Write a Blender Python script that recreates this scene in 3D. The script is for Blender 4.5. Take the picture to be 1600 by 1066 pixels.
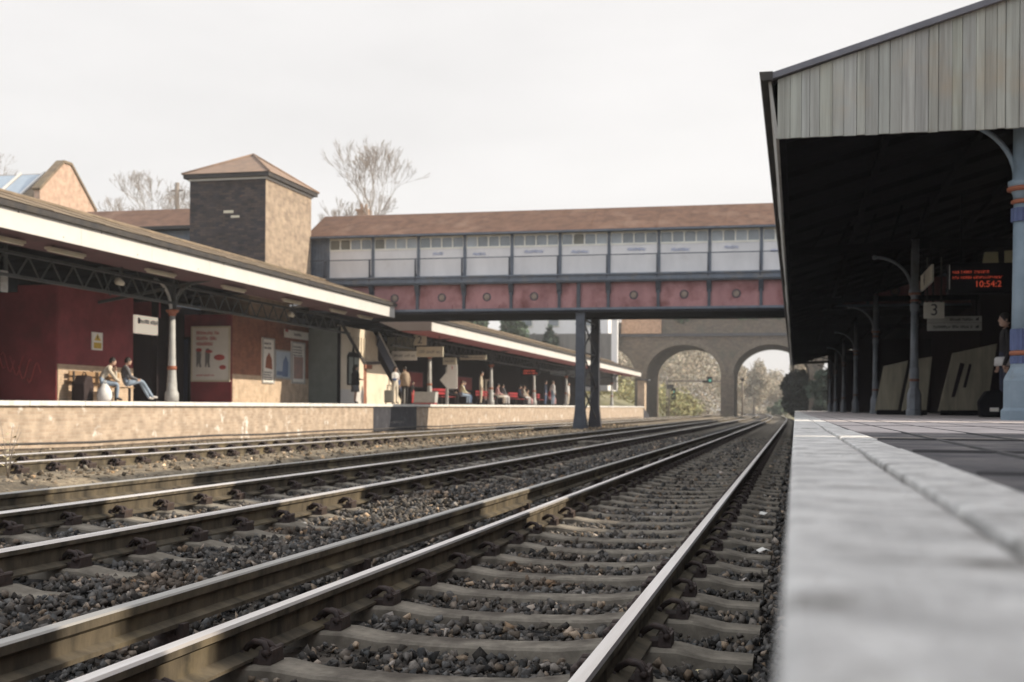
import bpy, bmesh, math, random
import numpy as np
from mathutils import Vector, Matrix

for o in list(bpy.data.objects):
    bpy.data.objects.remove(o)
SC = bpy.context.scene
COL = SC.collection
R = math.radians
rng = random.Random(7)

# ------------------------------------------------------------------ camera, sky, sun, exposure
cam_d = bpy.data.cameras.new('camera')
cam_d.sensor_width = 36.0
cam_d.lens = 42.75
cam_d.shift_y = 0.0656
cam_d.clip_start = 0.02
cam_d.clip_end = 6000
cam_d.dof.use_dof = True
cam_d.dof.focus_distance = 5.2
cam_d.dof.aperture_fstop = 4.6
cam = bpy.data.objects.new('camera', cam_d)
COL.objects.link(cam)
cam.matrix_world = Matrix.Rotation(R(13.10), 4, 'Z') @ Matrix.Rotation(R(90), 4, 'X') @ Matrix.Rotation(R(0.4), 4, 'Z')
SC.camera = cam

SUN_EL, SUN_AZ = R(31), R(8)            # azimuth from +X towards +Y
world = bpy.data.worlds.new('World')
SC.world = world
world.use_nodes = True
wn, wl = world.node_tree.nodes, world.node_tree.links
wn.clear()
wo = wn.new('ShaderNodeOutputWorld'); wb = wn.new('ShaderNodeBackground')
sky = wn.new('ShaderNodeTexSky'); sky.sky_type = 'NISHITA'; sky.sun_disc = False
sky.sun_elevation = SUN_EL; sky.sun_rotation = R(82); sky.dust_density = 3.0
mixn = wn.new('ShaderNodeMix'); mixn.data_type = 'RGBA'   # thin white cloud to the north, clearer blue behind and overhead
mixn.inputs[0].default_value = 0.88
wtc = wn.new('ShaderNodeTexCoord'); wsp = wn.new('ShaderNodeSeparateXYZ'); wl.new(wtc.outputs['Generated'], wsp.inputs[0])
wy = wn.new('ShaderNodeMapRange'); wy.interpolation_type = 'SMOOTHSTEP'
wy.inputs['From Min'].default_value = 0.1; wy.inputs['From Max'].default_value = 0.75
wl.new(wsp.outputs[1], wy.inputs['Value'])
cloud = wn.new('ShaderNodeMix'); cloud.data_type = 'RGBA'       # brighter thin cloud overhead and behind, duller to the north
cloud.inputs[6].default_value = (12.0, 12.5, 13.4, 1); cloud.inputs[7].default_value = (8.75, 8.5, 8.3, 1)
wl.new(wy.outputs[0], cloud.inputs[0])
wnz = wn.new('ShaderNodeTexNoise'); wnz.inputs['Scale'].default_value = 2.2; wnz.inputs['Detail'].default_value = 5
wmp = wn.new('ShaderNodeMapping'); wmp.inputs['Scale'].default_value = (1, 1, 3.5); wl.new(wtc.outputs['Generated'], wmp.inputs[0]); wl.new(wmp.outputs[0], wnz.inputs['Vector'])
wnr = wn.new('ShaderNodeMapRange'); wnr.inputs['From Min'].default_value = 0.3; wnr.inputs['From Max'].default_value = 0.7
wnr.inputs['To Min'].default_value = 0.90; wnr.inputs['To Max'].default_value = 1.06; wl.new(wnz.outputs['Fac'], wnr.inputs['Value'])
wmul = wn.new('ShaderNodeMix'); wmul.data_type = 'RGBA'; wmul.blend_type = 'MULTIPLY'; wmul.inputs[0].default_value = 1.0
wl.new(cloud.outputs[2], wmul.inputs[6]); wl.new(wnr.outputs[0], wmul.inputs[7]); wl.new(wmul.outputs[2], mixn.inputs[7])
wl.new(sky.outputs[0], mixn.inputs[6]); wl.new(mixn.outputs[2], wb.inputs[0])
wb.inputs[1].default_value = 0.1
wl.new(wb.outputs[0], wo.inputs[0])

sun_d = bpy.data.lights.new('sun', 'SUN'); sun_d.energy = 5.0; sun_d.angle = R(0.6); sun_d.color = (1.0, 0.88, 0.71)
sun = bpy.data.objects.new('sun', sun_d); COL.objects.link(sun)
sd = Vector((math.cos(SUN_EL) * math.cos(SUN_AZ), math.cos(SUN_EL) * math.sin(SUN_AZ), math.sin(SUN_EL)))
sun.rotation_euler = sd.to_track_quat('Z', 'Y').to_euler()
sun.location = sd * 60

SC.view_settings.view_transform = 'Standard'
SC.view_settings.look = 'None'
SC.view_settings.exposure = 0.25
SC.view_settings.gamma = 1.0
SC.view_settings.use_curve_mapping = False

# ------------------------------------------------------------------ materials
MATS = {}
def mat(name, c1, c2=None, scale=4.0, rough=0.75, bump=0.0, metal=0.0, detail=6.0, lo=0.35, hi=0.65, stretch=None, tone=False,
        c3=None, s3=1.0, lo3=0.55, hi3=0.75, emit=0.0, spec=0.4, bscale=None):
    """noise-mixed surface in the object's own coordinates"""
    if name in MATS:
        return MATS[name]
    m = bpy.data.materials.new(name); m.use_nodes = True
    n, l = m.node_tree.nodes, m.node_tree.links
    p = n['Principled BSDF']
    p.inputs['Roughness'].default_value = rough
    p.inputs['Metallic'].default_value = metal
    p.inputs['Specular IOR Level'].default_value = spec
    tc = n.new('ShaderNodeTexCoord')
    vec = tc.outputs['Object']
    if stretch:
        mp = n.new('ShaderNodeMapping'); mp.inputs['Scale'].default_value = stretch
        l.new(vec, mp.inputs[0]); vec = mp.outputs[0]
    def noise(sc, a, b, v=vec):
        t = n.new('ShaderNodeTexNoise'); t.inputs['Scale'].default_value = sc; t.inputs['Detail'].default_value = detail
        t.inputs['Roughness'].default_value = 0.62
        l.new(v, t.inputs['Vector'])
        r = n.new('ShaderNodeMapRange'); r.inputs['From Min'].default_value = a; r.inputs['From Max'].default_value = b
        l.new(t.outputs['Fac'], r.inputs['Value'])
        return r.outputs[0], t.outputs['Fac']
    c2 = c2 or tuple(x * 0.72 for x in c1)
    f, raw = noise(scale, lo, hi)
    mx = n.new('ShaderNodeMix'); mx.data_type = 'RGBA'
    mx.inputs[6].default_value = (*c1, 1); mx.inputs[7].default_value = (*c2, 1)
    l.new(f, mx.inputs[0]); out = mx.outputs[2]
    if c3:
        f3, _ = noise(s3, lo3, hi3, tc.outputs['Object'])
        m3 = n.new('ShaderNodeMix'); m3.data_type = 'RGBA'; m3.inputs[7].default_value = (*c3, 1)
        l.new(f3, m3.inputs[0]); l.new(out, m3.inputs[6]); out = m3.outputs[2]
    if tone:
        at = n.new('ShaderNodeAttribute'); at.attribute_name = 'tone'
        mt = n.new('ShaderNodeMix'); mt.data_type = 'RGBA'; mt.blend_type = 'MULTIPLY'; mt.inputs[0].default_value = 1
        l.new(out, mt.inputs[6]); l.new(at.outputs['Color'], mt.inputs[7]); out = mt.outputs[2]
    l.new(out, p.inputs['Base Color'])
    if emit:
        p.inputs['Emission Color'].default_value = (*c1, 1); p.inputs['Emission Strength'].default_value = emit
    if bump:
        b = n.new('ShaderNodeBump'); b.inputs['Strength'].default_value = bump; b.inputs['Distance'].default_value = 0.02
        if bscale:
            _, raw = noise(bscale, 0, 1)
        l.new(raw, b.inputs['Height']); l.new(b.outputs[0], p.inputs['Normal'])
    MATS[name] = m
    return m

def brick(name, c1, c2, mortar, dirt=None, dscale=0.6, dlo=0.5, dhi=0.7, sc=1.0, bw=0.23, bh=0.075, offz=0.0):
    if name in MATS:
        return MATS[name]
    m = bpy.data.materials.new(name); m.use_nodes = True
    n, l = m.node_tree.nodes, m.node_tree.links
    p = n['Principled BSDF']; p.inputs['Roughness'].default_value = 0.88; p.inputs['Specular IOR Level'].default_value = 0.25
    tc = n.new('ShaderNodeTexCoord'); sp = n.new('ShaderNodeSeparateXYZ'); l.new(tc.outputs['Object'], sp.inputs[0])
    ad = n.new('ShaderNodeMath'); ad.operation = 'ADD'; l.new(sp.outputs[0], ad.inputs[0]); l.new(sp.outputs[1], ad.inputs[1])
    cb = n.new('ShaderNodeCombineXYZ'); l.new(ad.outputs[0], cb.inputs[0]); l.new(sp.outputs[2], cb.inputs[1])
    bt = n.new('ShaderNodeTexBrick'); bt.inputs['Scale'].default_value = sc
    bt.inputs['Brick Width'].default_value = bw; bt.inputs['Row Height'].default_value = bh; bt.inputs['Mortar Size'].default_value = 0.008
    bt.inputs['Color1'].default_value = (*c1, 1); bt.inputs['Color2'].default_value = (*c2, 1); bt.inputs['Mortar'].default_value = (*mortar, 1)
    l.new(cb.outputs[0], bt.inputs['Vector'])
    out = bt.outputs['Color']
    t = n.new('ShaderNodeTexNoise'); t.inputs['Scale'].default_value = 3.0; t.inputs['Detail'].default_value = 8; l.new(tc.outputs['Object'], t.inputs['Vector'])
    mm = n.new('ShaderNodeMix'); mm.data_type = 'RGBA'; mm.blend_type = 'MULTIPLY'; mm.inputs[0].default_value = 0.55
    l.new(out, mm.inputs[6])
    cr = n.new('ShaderNodeMapRange'); cr.inputs['From Min'].default_value = 0.3; cr.inputs['From Max'].default_value = 0.7
    cr.inputs['To Min'].default_value = 0.55; cr.inputs['To Max'].default_value = 1.3
    l.new(t.outputs['Fac'], cr.inputs['Value']); l.new(cr.outputs[0], mm.inputs[7]); out = mm.outputs[2]
    if dirt:
        t2 = n.new('ShaderNodeTexNoise'); t2.inputs['Scale'].default_value = dscale; t2.inputs['Detail'].default_value = 9; t2.inputs['Roughness'].default_value = 0.7
        l.new(tc.outputs['Object'], t2.inputs['Vector'])
        r2 = n.new('ShaderNodeMapRange'); r2.inputs['From Min'].default_value = dlo; r2.inputs['From Max'].default_value = dhi
        l.new(t2.outputs['Fac'], r2.inputs['Value'])
        m2 = n.new('ShaderNodeMix'); m2.data_type = 'RGBA'; m2.inputs[7].default_value = (*dirt, 1)
        l.new(r2.outputs[0], m2.inputs[0]); l.new(out, m2.inputs[6]); out = m2.outputs[2]
    l.new(out, p.inputs['Base Color'])
    b = n.new('ShaderNodeBump'); b.inputs['Strength'].default_value = 0.5; b.inputs['Distance'].default_value = 0.01
    l.new(bt.outputs['Fac'], b.inputs['Height']); b.invert = True
    l.new(b.outputs[0], p.inputs['Normal'])
    MATS[name] = m
    return m

STONE = mat('ballast stone', (0.138, 0.126, 0.113), (0.066, 0.063, 0.060), 22, 0.95, 0.5, tone=True, spec=0.1, c3=(0.125, 0.095, 0.07), s3=0.9, lo3=0.55, hi3=0.75)
BALLAST = mat('ballast bed', (0.07, 0.065, 0.062), (0.02, 0.02, 0.02), 22, 0.95, 1.0, c3=(0.17, 0.14, 0.11), s3=0.5, lo3=0.48, hi3=0.75, lo=0.4, hi=0.6, spec=0.1)
CESS = mat('sandy cess', (0.33, 0.275, 0.195), (0.13, 0.105, 0.08), 18, 0.95, 1.0, spec=0.05, c3=(0.085, 0.075, 0.062), s3=1.3, lo3=0.44, hi3=0.66)
RAILSIDE = mat('rail rust', (0.135, 0.112, 0.08), (0.05, 0.044, 0.035), 4.0, 0.9, 0.1, stretch=(1, 1.6, 0.6), c3=(0.21, 0.17, 0.105), s3=1.3, lo3=0.54, hi3=0.72, spec=0.1)
RAILTOP = mat('rail running surface', (0.88, 0.85, 0.83), (0.74, 0.70, 0.67), 2.0, 0.42, 0.0, metal=1.0, stretch=(8, 0.3, 1))
CONDTOP = mat('conductor rail top', (0.46, 0.45, 0.43), (0.36, 0.345, 0.32), 2.0, 0.5, 0.0, metal=0.8, stretch=(8, 0.3, 1))
CONC = mat('sleeper concrete', (0.255, 0.225, 0.182), (0.145, 0.128, 0.104), 9, 0.95, 0.5, c3=(0.085, 0.072, 0.06), s3=3.2, lo3=0.46, hi3=0.66, spec=0.1)
CLIP = mat('clip rust', (0.055, 0.035, 0.028), (0.03, 0.022, 0.02), 30, 0.75, 0.3)
COPING = mat('coping paint', (0.84, 0.82, 0.78), (0.56, 0.545, 0.52), 16, 0.92, 0.9, lo=0.38, hi=0.62, c3=(0.20, 0.185, 0.165), s3=11.0, lo3=0.54, hi3=0.74, bscale=70, spec=0.15)
ASPHALT = mat('platform asphalt', (0.20, 0.19, 0.19), (0.10, 0.098, 0.104), 9, 0.95, 0.8, bscale=120, c3=(0.30, 0.28, 0.265), s3=3.0, lo3=0.50, hi3=0.72, spec=0.1)
SEAM = mat('bitumen seam', (0.085, 0.082, 0.083), rough=0.8)
PAVING = mat('platform paving', (0.56, 0.505, 0.485), (0.40, 0.36, 0.345), 3, 0.92, 0.4, c3=(0.22, 0.20, 0.195), s3=1.4, lo3=0.55, hi3=0.78, spec=0.15)
FLAGS = mat('edge flagstone', (0.50, 0.485, 0.47), (0.33, 0.32, 0.31), 5, 0.9, 0.4, c3=(0.2, 0.19, 0.18), s3=3.0)
PLATBRICK = brick('dusty platform brick', (0.46, 0.365, 0.28), (0.36, 0.275, 0.205), (0.43, 0.355, 0.28), (0.70, 0.67, 0.62), 1.3, 0.585, 0.66)
DARKPATCH = mat('black shadow and ramp board', (0.045, 0.045, 0.055), (0.025, 0.025, 0.032), 4, 0.8, 0.1, c3=(0.1, 0.1, 0.11), s3=3)
WHITE = mat('white fascia paint', (0.58, 0.565, 0.54), (0.53, 0.515, 0.485), 1.3, 0.6, 0.0, c3=(0.5, 0.47, 0.42), s3=0.8, lo3=0.6, hi3=0.85)
FELT = mat('tan roofing felt', (0.235, 0.18, 0.125), (0.15, 0.118, 0.085), 2.2, 0.95, 0.4, c3=(0.17, 0.15, 0.10), s3=0.5, spec=0.1)
BROOF = mat('brown roof sheet', (0.165, 0.10, 0.073), (0.11, 0.07, 0.054), 2.6, 0.95, 0.3, c3=(0.215, 0.145, 0.11), s3=0.7, spec=0.08)
GUTTER = mat('dark gutter', (0.045, 0.043, 0.045), (0.07, 0.062, 0.055), 3, 0.7, spec=0.2)
DARK = mat('shaded underside', (0.010, 0.009, 0.011), (0.006, 0.006, 0.007), 3, 1.0, spec=0.02)  # near-black tone puts the shade under the roofs into the colour
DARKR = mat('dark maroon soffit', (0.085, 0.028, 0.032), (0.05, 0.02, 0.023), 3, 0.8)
RED = mat('red trim', (0.26, 0.04, 0.042), (0.19, 0.032, 0.036), 2, 0.6)
TRUSS = mat('grey green ironwork', (0.055, 0.06, 0.058), (0.036, 0.04, 0.04), 4, 0.6, c3=(0.08, 0.065, 0.05), s3=2)
PALEIRON = mat('pale grey ironwork', (0.42, 0.42, 0.40), (0.33, 0.33, 0.315), 4, 0.6, c3=(0.25, 0.22, 0.18), s3=3)
ORANGE = mat('orange ring paint', (0.30, 0.105, 0.055), (0.22, 0.08, 0.045), 6, 0.7)
TOWERB = brick('tower brick', (0.36, 0.28, 0.205), (0.27, 0.205, 0.155), (0.31, 0.26, 0.205), (0.37, 0.285, 0.205), 3.0, 0.52, 0.75, bw=.34, bh=.11)
TOWERD = brick('shaded tower brick', (0.04, 0.037, 0.042), (0.095, 0.072, 0.06), (0.045, 0.042, 0.042), (0.24, 0.10, 0.05), 7.0, 0.66, 0.70, bw=.26, bh=.085)  # shade of the tower's viewer-facing side put into a darker brick
MAROON = mat('maroon wall paint', (0.235, 0.052, 0.058), (0.165, 0.036, 0.042), 1.6, 0.7, 0.1, c3=(0.12, 0.036, 0.038), s3=0.9, spec=0.2)
BUFF = brick('buff wall brick', (0.56, 0.43, 0.31), (0.50, 0.375, 0.26), (0.42, 0.34, 0.26), (0.35, 0.25, 0.17), 1.0, 0.55, 0.8)
REDBRICK = brick('red brown wall brick', (0.30, 0.115, 0.07), (0.22, 0.085, 0.055), (0.25, 0.15, 0.1))
DOORBLUE = mat('navy door paint', (0.022, 0.026, 0.06), (0.015, 0.018, 0.04), 3, 0.5)
SLATE = mat('grey panel paint', (0.20, 0.225, 0.205), (0.15, 0.17, 0.155), 2, 0.7)
CREAM = mat('cream wall paint', (0.70, 0.62, 0.49), (0.61, 0.53, 0.41), 1.5, 0.7, c3=(0.45, 0.37, 0.27), s3=1.2)
SIGNW = mat('sign white', (0.76, 0.73, 0.67), (0.70, 0.67, 0.61), 3, 0.5)
SIGNY = mat('sign cream', (0.62, 0.57, 0.44), (0.55, 0.5, 0.38), 3, 0.5)
LCOP = mat('white platform nosing', (0.68, 0.66, 0.63), (0.60, 0.58, 0.545), 3.0, 0.8, c3=(0.45, 0.42, 0.37), s3=1.5, lo3=0.58, hi3=0.75)
INK = mat('sign ink', (0.03, 0.03, 0.04), rough=0.6)
INKGREY = mat('grey ink', (0.22, 0.21, 0.2), rough=0.6)
INKRED = mat('red ink', (0.50, 0.10, 0.09), rough=0.6)
INKBLUE = mat('blue ink', (0.14, 0.2, 0.34), rough=0.6)
YELLOW = mat('warning yellow', (0.62, 0.42, 0.06), rough=0.5)
STEELBLUE = mat('footbridge blue grey', (0.125, 0.145, 0.175), (0.085, 0.10, 0.125), 3, 0.6, c3=(0.16, 0.15, 0.14), s3=2)
BRPANEL = mat('footbridge white panel', (0.66, 0.64, 0.63), (0.56, 0.545, 0.54), 1.1, 0.6, stretch=(1, 1, 0.4), c3=(0.50, 0.47, 0.45), s3=1.5, lo3=0.6, hi3=0.85)
BRRED = mat('footbridge red girder', (0.39, 0.205, 0.20), (0.29, 0.15, 0.15), 1.6, 0.75, 0.1, stretch=(1, 1, 0.4), c3=(0.15, 0.055, 0.05), s3=1.1, lo3=0.48, hi3=0.72, spec=0.15)
BRWIN = mat('window frame cream', (0.72, 0.70, 0.62), (0.62, 0.6, 0.53), 3, 0.6)
PANE = mat('dusty window pane', (0.25, 0.275, 0.29), (0.16, 0.175, 0.18), 0.8, 0.25, spec=0.6)
PANEDK = mat('dull brown pane', (0.19, 0.185, 0.15), (0.14, 0.135, 0.11), 1.5, 0.4)
GRAF = mat('blue spray paint', (0.40, 0.43, 0.57), (0.50, 0.52, 0.62), 6, 0.7)
IRONPOST = mat('dark post iron', (0.045, 0.045, 0.055), (0.03, 0.03, 0.036), 3, 0.55, c3=(0.07, 0.05, 0.045), s3=2)
POSTBLUE = mat('post blue grey', (0.062, 0.07, 0.088), (0.04, 0.046, 0.058), 3, 0.55)
CANWOOD = mat('weathered board paint', (0.43, 0.44, 0.395), (0.29, 0.292, 0.262), 2.4, 0.88, 0.4, stretch=(9, 9, 0.32), tone=True, c3=(0.40, 0.345, 0.26), s3=1.3, lo3=0.52, hi3=0.78, spec=0.15)
COLBLUE = mat('column blue grey paint', (0.20, 0.255, 0.30), (0.15, 0.20, 0.24), 4, 0.6, c3=(0.11, 0.125, 0.14), s3=3)
COLGREY = mat('column grey paint', (0.17, 0.185, 0.205), (0.12, 0.135, 0.15), 4, 0.55, c3=(0.09, 0.09, 0.10), s3=3)
COLNAVY = mat('column navy band', (0.075, 0.10, 0.21), (0.055, 0.075, 0.15), 4, 0.6)
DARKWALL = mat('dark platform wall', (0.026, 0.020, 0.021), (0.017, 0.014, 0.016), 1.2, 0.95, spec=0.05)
PALEPAN = mat('painted sun patch', (0.29, 0.265, 0.20), (0.17, 0.155, 0.12), 1.6, 0.9, stretch=(4, 4, 0.5), spec=0.1)  # pale tone stands for sunlight falling in patches
LEDRED = mat('lit red dots', (0.85, 0.12, 0.06), emit=0.22)
BLACK = mat('black casing', (0.010, 0.010, 0.012), rough=0.8, spec=0.05)
GREENLAMP = mat('lit green lamp', (0.12, 0.50, 0.40), emit=0.15)
TUBE = mat('unlit tube lamp', (0.55, 0.51, 0.41), (0.5, 0.46, 0.36), 2, 0.5)
ORANGEBR = brick('orange brick', (0.46, 0.29, 0.19), (0.40, 0.25, 0.165), (0.43, 0.32, 0.24))
VIABRICK = brick('viaduct brick', (0.165, 0.132, 0.10), (0.115, 0.095, 0.078), (0.155, 0.132, 0.108), (0.09, 0.095, 0.075), 0.35, 0.52, 0.70, bw=0.6, bh=0.2)
DARKBRICK = mat('dark string course', (0.085, 0.085, 0.09), (0.06, 0.06, 0.065), 1, 0.9)
RENDER = mat('white house render', (0.74, 0.72, 0.70), (0.68, 0.66, 0.64), 0.6, 0.8)
FENCEG = mat('grey board fence', (0.21, 0.20, 0.18), (0.16, 0.15, 0.14), 0.8, 0.85, stretch=(4, 4, 0.5))
TERRAIN = mat('rough grass bank', (0.17, 0.165, 0.085), (0.24, 0.205, 0.13), 0.12, 0.95, 0.6, c3=(0.09, 0.11, 0.045), s3=0.25)
BARK = mat('bare bark', (0.26, 0.22, 0.185), (0.20, 0.17, 0.14), 3, 0.9)
TWIG = mat('bare twigs', (0.34, 0.285, 0.24), (0.28, 0.235, 0.2), 2, 0.9)
LEAFDK = mat('dark evergreen leaf', (0.045, 0.065, 0.045), (0.028, 0.042, 0.03), 1.2, 0.8, tone=True)
LEAFMID = mat('ivy leaf', (0.10, 0.13, 0.075), (0.065, 0.09, 0.06), 1.0, 0.8, tone=True)
LEAFTAN = mat('tan winter foliage', (0.42, 0.36, 0.275), (0.34, 0.29, 0.21), 0.5, 0.9, tone=True)
LEAFYEL = mat('yellow green scrub', (0.37, 0.35, 0.17), (0.29, 0.26, 0.13), 0.6, 0.9, tone=True)
TILE = mat('roof tile tan', (0.26, 0.175, 0.125), (0.19, 0.135, 0.10), 3, 0.9, 0.3)
GLASSBLUE = mat('skylight glass', (0.30, 0.36, 0.42), (0.24, 0.29, 0.34), 1, 0.2, spec=0.6)
PINKBRICK = brick('gable brick', (0.50, 0.34, 0.25), (0.44, 0.29, 0.21), (0.46, 0.36, 0.29))
LEAFDRY = mat('dry fallen leaf', (0.58, 0.50, 0.30), (0.5, 0.42, 0.24), 10, 0.8)

# ------------------------------------------------------------------ mesh helpers
LOC = {}
def tag(o, label=None, cat=None, group=None, kind=None):
    if label: o['label'] = label
    if cat: o['category'] = cat
    if group: o['group'] = group
    if kind: o['kind'] = kind
    return o

def thing(name, loc, label, cat, group=None, rotz=0.0):
    o = bpy.data.objects.new(name, None)
    o.empty_display_size = 0.3
    COL.objects.link(o); o.location = loc; o.rotation_euler = (0, 0, rotz)
    LOC[o] = Vector(loc)
    return tag(o, label, cat, group)

class MB:
    def __init__(s):
        s.v = []; s.f = []; s.m = []; s.sm = []; s.t = []
    def add(s, vs, fs, mi=0, smooth=False, tone=None):
        b = len(s.v)
        s.v += [tuple(v) for v in vs]
        s.f += [tuple(b + i for i in f) for f in fs]
        s.m += [mi] * len(fs); s.sm += [smooth] * len(fs)
        s.t += [tone if tone is not None else 1.0] * len(vs)
        return s
    def box(s, x0, x1, y0, y1, z0, z1, mi=0, tone=None):
        return s.add([(x0, y0, z0), (x1, y0, z0), (x1, y1, z0), (x0, y1, z0), (x0, y0, z1), (x1, y0, z1), (x1, y1, z1), (x0, y1, z1)],
                     [(0, 3, 2, 1), (4, 5, 6, 7), (0, 1, 5, 4), (1, 2, 6, 5), (2, 3, 7, 6), (3, 0, 4, 7)], mi, tone=tone)
    def beam(s, p, q, w, h, mi=0, up=(0, 0, 1)):
        p, q = Vector(p), Vector(q); d = (q - p).normalized(); u = Vector(up)
        if abs(d.dot(u)) > 0.97: u = Vector((1, 0, 0))
        a = d.cross(u).normalized(); b = a.cross(d).normalized()
        vs = []
        for c in (p, q):
            for i, j in ((-1, -1), (1, -1), (1, 1), (-1, 1)):
                vs.append(c + a * i * w / 2 + b * j * h / 2)
        return s.add(vs, [(0, 1, 2, 3), (7, 6, 5, 4), (0, 4, 5, 1), (1, 5, 6, 2), (2, 6, 7, 3), (3, 7, 4, 0)], mi)
    def tube(s, pts, r, n=8, mi=0, smooth=True, caps=True):
        pts = [Vector(p) for p in pts]
        rs = r if isinstance(r, (list, tuple)) else [r] * len(pts)
        vs = []; fs = []
        a = None
        for i, p in enumerate(pts):
            d = (pts[min(i + 1, len(pts) - 1)] - pts[max(i - 1, 0)])
            d = d.normalized() if d.length > 1e-9 else Vector((0, 0, 1))
            if a is None:
                u = Vector((0, 0, 1)) if abs(d.z) < 0.9 else Vector((1, 0, 0))
                a = d.cross(u).normalized()
            else:
                a = (a - d * a.dot(d))
                a = a.normalized() if a.length > 1e-6 else d.orthogonal().normalized()
            b = d.cross(a)
            for k in range(n):
                t = 2 * math.pi * k / n
                vs.append(p + (a * math.cos(t) + b * math.sin(t)) * rs[i])
        for i in range(len(pts) - 1):
            for k in range(n):
                k2 = (k + 1) % n
                fs.append((i * n + k, i * n + k2, (i + 1) * n + k2, (i + 1) * n + k))
        if caps:
            fs.append(tuple(range(n))[::-1]); e = (len(pts) - 1) * n
            fs.append(tuple(e + k for k in range(n)))
        return s.add(vs, fs, mi, smooth)
    def lathe(s, cx, cy, prof, n=20, mi=0, smooth=True):
        vs = []; fs = []
        for r, z in prof:
            for k in range(n):
                t = 2 * math.pi * k / n
                vs.append((cx + r * math.cos(t), cy + r * math.sin(t), z))
        for i in range(len(prof) - 1):
            for k in range(n):
                k2 = (k + 1) % n
                fs.append((i * n + k, i * n + k2, (i + 1) * n + k2, (i + 1) * n + k))
        fs.append(tuple(range(n))[::-1]); e = (len(prof) - 1) * n
        fs.append(tuple(e + k for k in range(n)))
        return s.add(vs, fs, mi, smooth)
    def prism(s, poly, axis, a, b, mi=0, tone=None):
        """poly: (u, v) pairs; axis 'x': u=y v=z, 'y': u=x v=z, 'z': u=x v=y"""
        def P(u, v, w):
            return (w, u, v) if axis == 'x' else (u, w, v) if axis == 'y' else (u, v, w)
        n = len(poly)
        vs = [P(u, v, a) for u, v in poly] + [P(u, v, b) for u, v in poly]
        fs = [tuple(range(n))[::-1], tuple(range(n, 2 * n))] + [(i, (i + 1) % n, n + (i + 1) % n, n + i) for i in range(n)]
        return s.add(vs, fs, mi, tone=tone)
    def sphere(s, c, r, mi=0, n=10, m=7, sc=(1, 1, 1)):
        vs = []; fs = []
        for i in range(m + 1):
            ph = math.pi * i / m
            for k in range(n):
                t = 2 * math.pi * k / n
                vs.append((c[0] + r * sc[0] * math.sin(ph) * math.cos(t), c[1] + r * sc[1] * math.sin(ph) * math.sin(t), c[2] + r * sc[2] * math.cos(ph)))
        for i in range(m):
            for k in range(n):
                k2 = (k + 1) % n
                fs.append((i * n + k, (i + 1) * n + k, (i + 1) * n + k2, i * n + k2))
        return s.add(vs, fs, mi, True)
    def build(s, name, mats, parent=None, origin=None, tone=False, bevel=0.0, fix=True):
        if not isinstance(mats, (list, tuple)): mats = [mats]
        if parent is not None:
            off = LOC[parent]
        elif origin is not None:
            off = Vector(origin)
        else:
            a = np.array(s.v); lo = a.min(0); hi = a.max(0)
            off = Vector(((lo[0] + hi[0]) / 2, (lo[1] + hi[1]) / 2, lo[2]))
        me = bpy.data.meshes.new(name)
        me.from_pydata([(v[0] - off[0], v[1] - off[1], v[2] - off[2]) for v in s.v], [], s.f)
        for m in mats: me.materials.append(m)
        me.polygons.foreach_set('material_index', s.m)
        me.polygons.foreach_set('use_smooth', s.sm)
        if tone:
            ca = me.color_attributes.new('tone', 'FLOAT_COLOR', 'POINT')
            arr = np.ones((len(s.v), 4), np.float32)
            for i, t in enumerate(s.t):
                arr[i, :3] = t
            ca.data.foreach_set('color', arr.ravel())
        if fix or bevel:
            bm = bmesh.new(); bm.from_mesh(me)
            if fix: bmesh.ops.recalc_face_normals(bm, faces=bm.faces)
            if bevel:
                bmesh.ops.remove_doubles(bm, verts=bm.verts, dist=1e-5)
                es = [e for e in bm.edges if len(e.link_faces) == 2 and e.calc_face_angle(0) > 0.6]
                bmesh.ops.bevel(bm, geom=es, offset=bevel, segments=2, affect='EDGES', profile=0.6)
            bm.to_mesh(me); bm.free()
        me.update()
        o = bpy.data.objects.new(name, me); COL.objects.link(o)
        if parent is not None:
            o.parent = parent; LOC[o] = LOC[parent]
        else:
            o.location = off; LOC[o] = Vector(off)
        return o

def copy_tree(o, parent=None):
    c = o.copy(); COL.objects.link(c)
    if parent is not None:
        c.parent = parent
    for ch in list(o.children):
        copy_tree(ch, c)
    return c

def textmesh(name, body, size, loc, facing, m, parent, thick=0.004, align='LEFT'):
    """raised lettering; facing: '-y' or '+x'"""
    cu = bpy.data.curves.new(name, 'FONT'); cu.body = body; cu.size = size; cu.extrude = thick; cu.align_x = align
    t = bpy.data.objects.new(name, cu); COL.objects.link(t)
    bpy.context.view_layer.update()
    me = bpy.data.meshes.new_from_object(t.evaluated_get(bpy.context.evaluated_depsgraph_get()))
    bpy.data.objects.remove(t)
    rot = Matrix.Rotation(R(90), 4, 'X') if facing == '-y' else (Matrix.Rotation(R(90), 4, 'Z') @ Matrix.Rotation(R(90), 4, 'X') if facing == '+x'
          else Matrix.Rotation(R(-90), 4, 'Z') @ Matrix.Rotation(R(90), 4, 'X'))
    off = LOC[parent]
    me.transform(Matrix.Translation(Vector(loc) - off) @ rot)
    me.materials.clear(); me.materials.append(m)
    o = bpy.data.objects.new(name, me); COL.objects.link(o); o.parent = parent; LOC[o] = off
    return o

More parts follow.
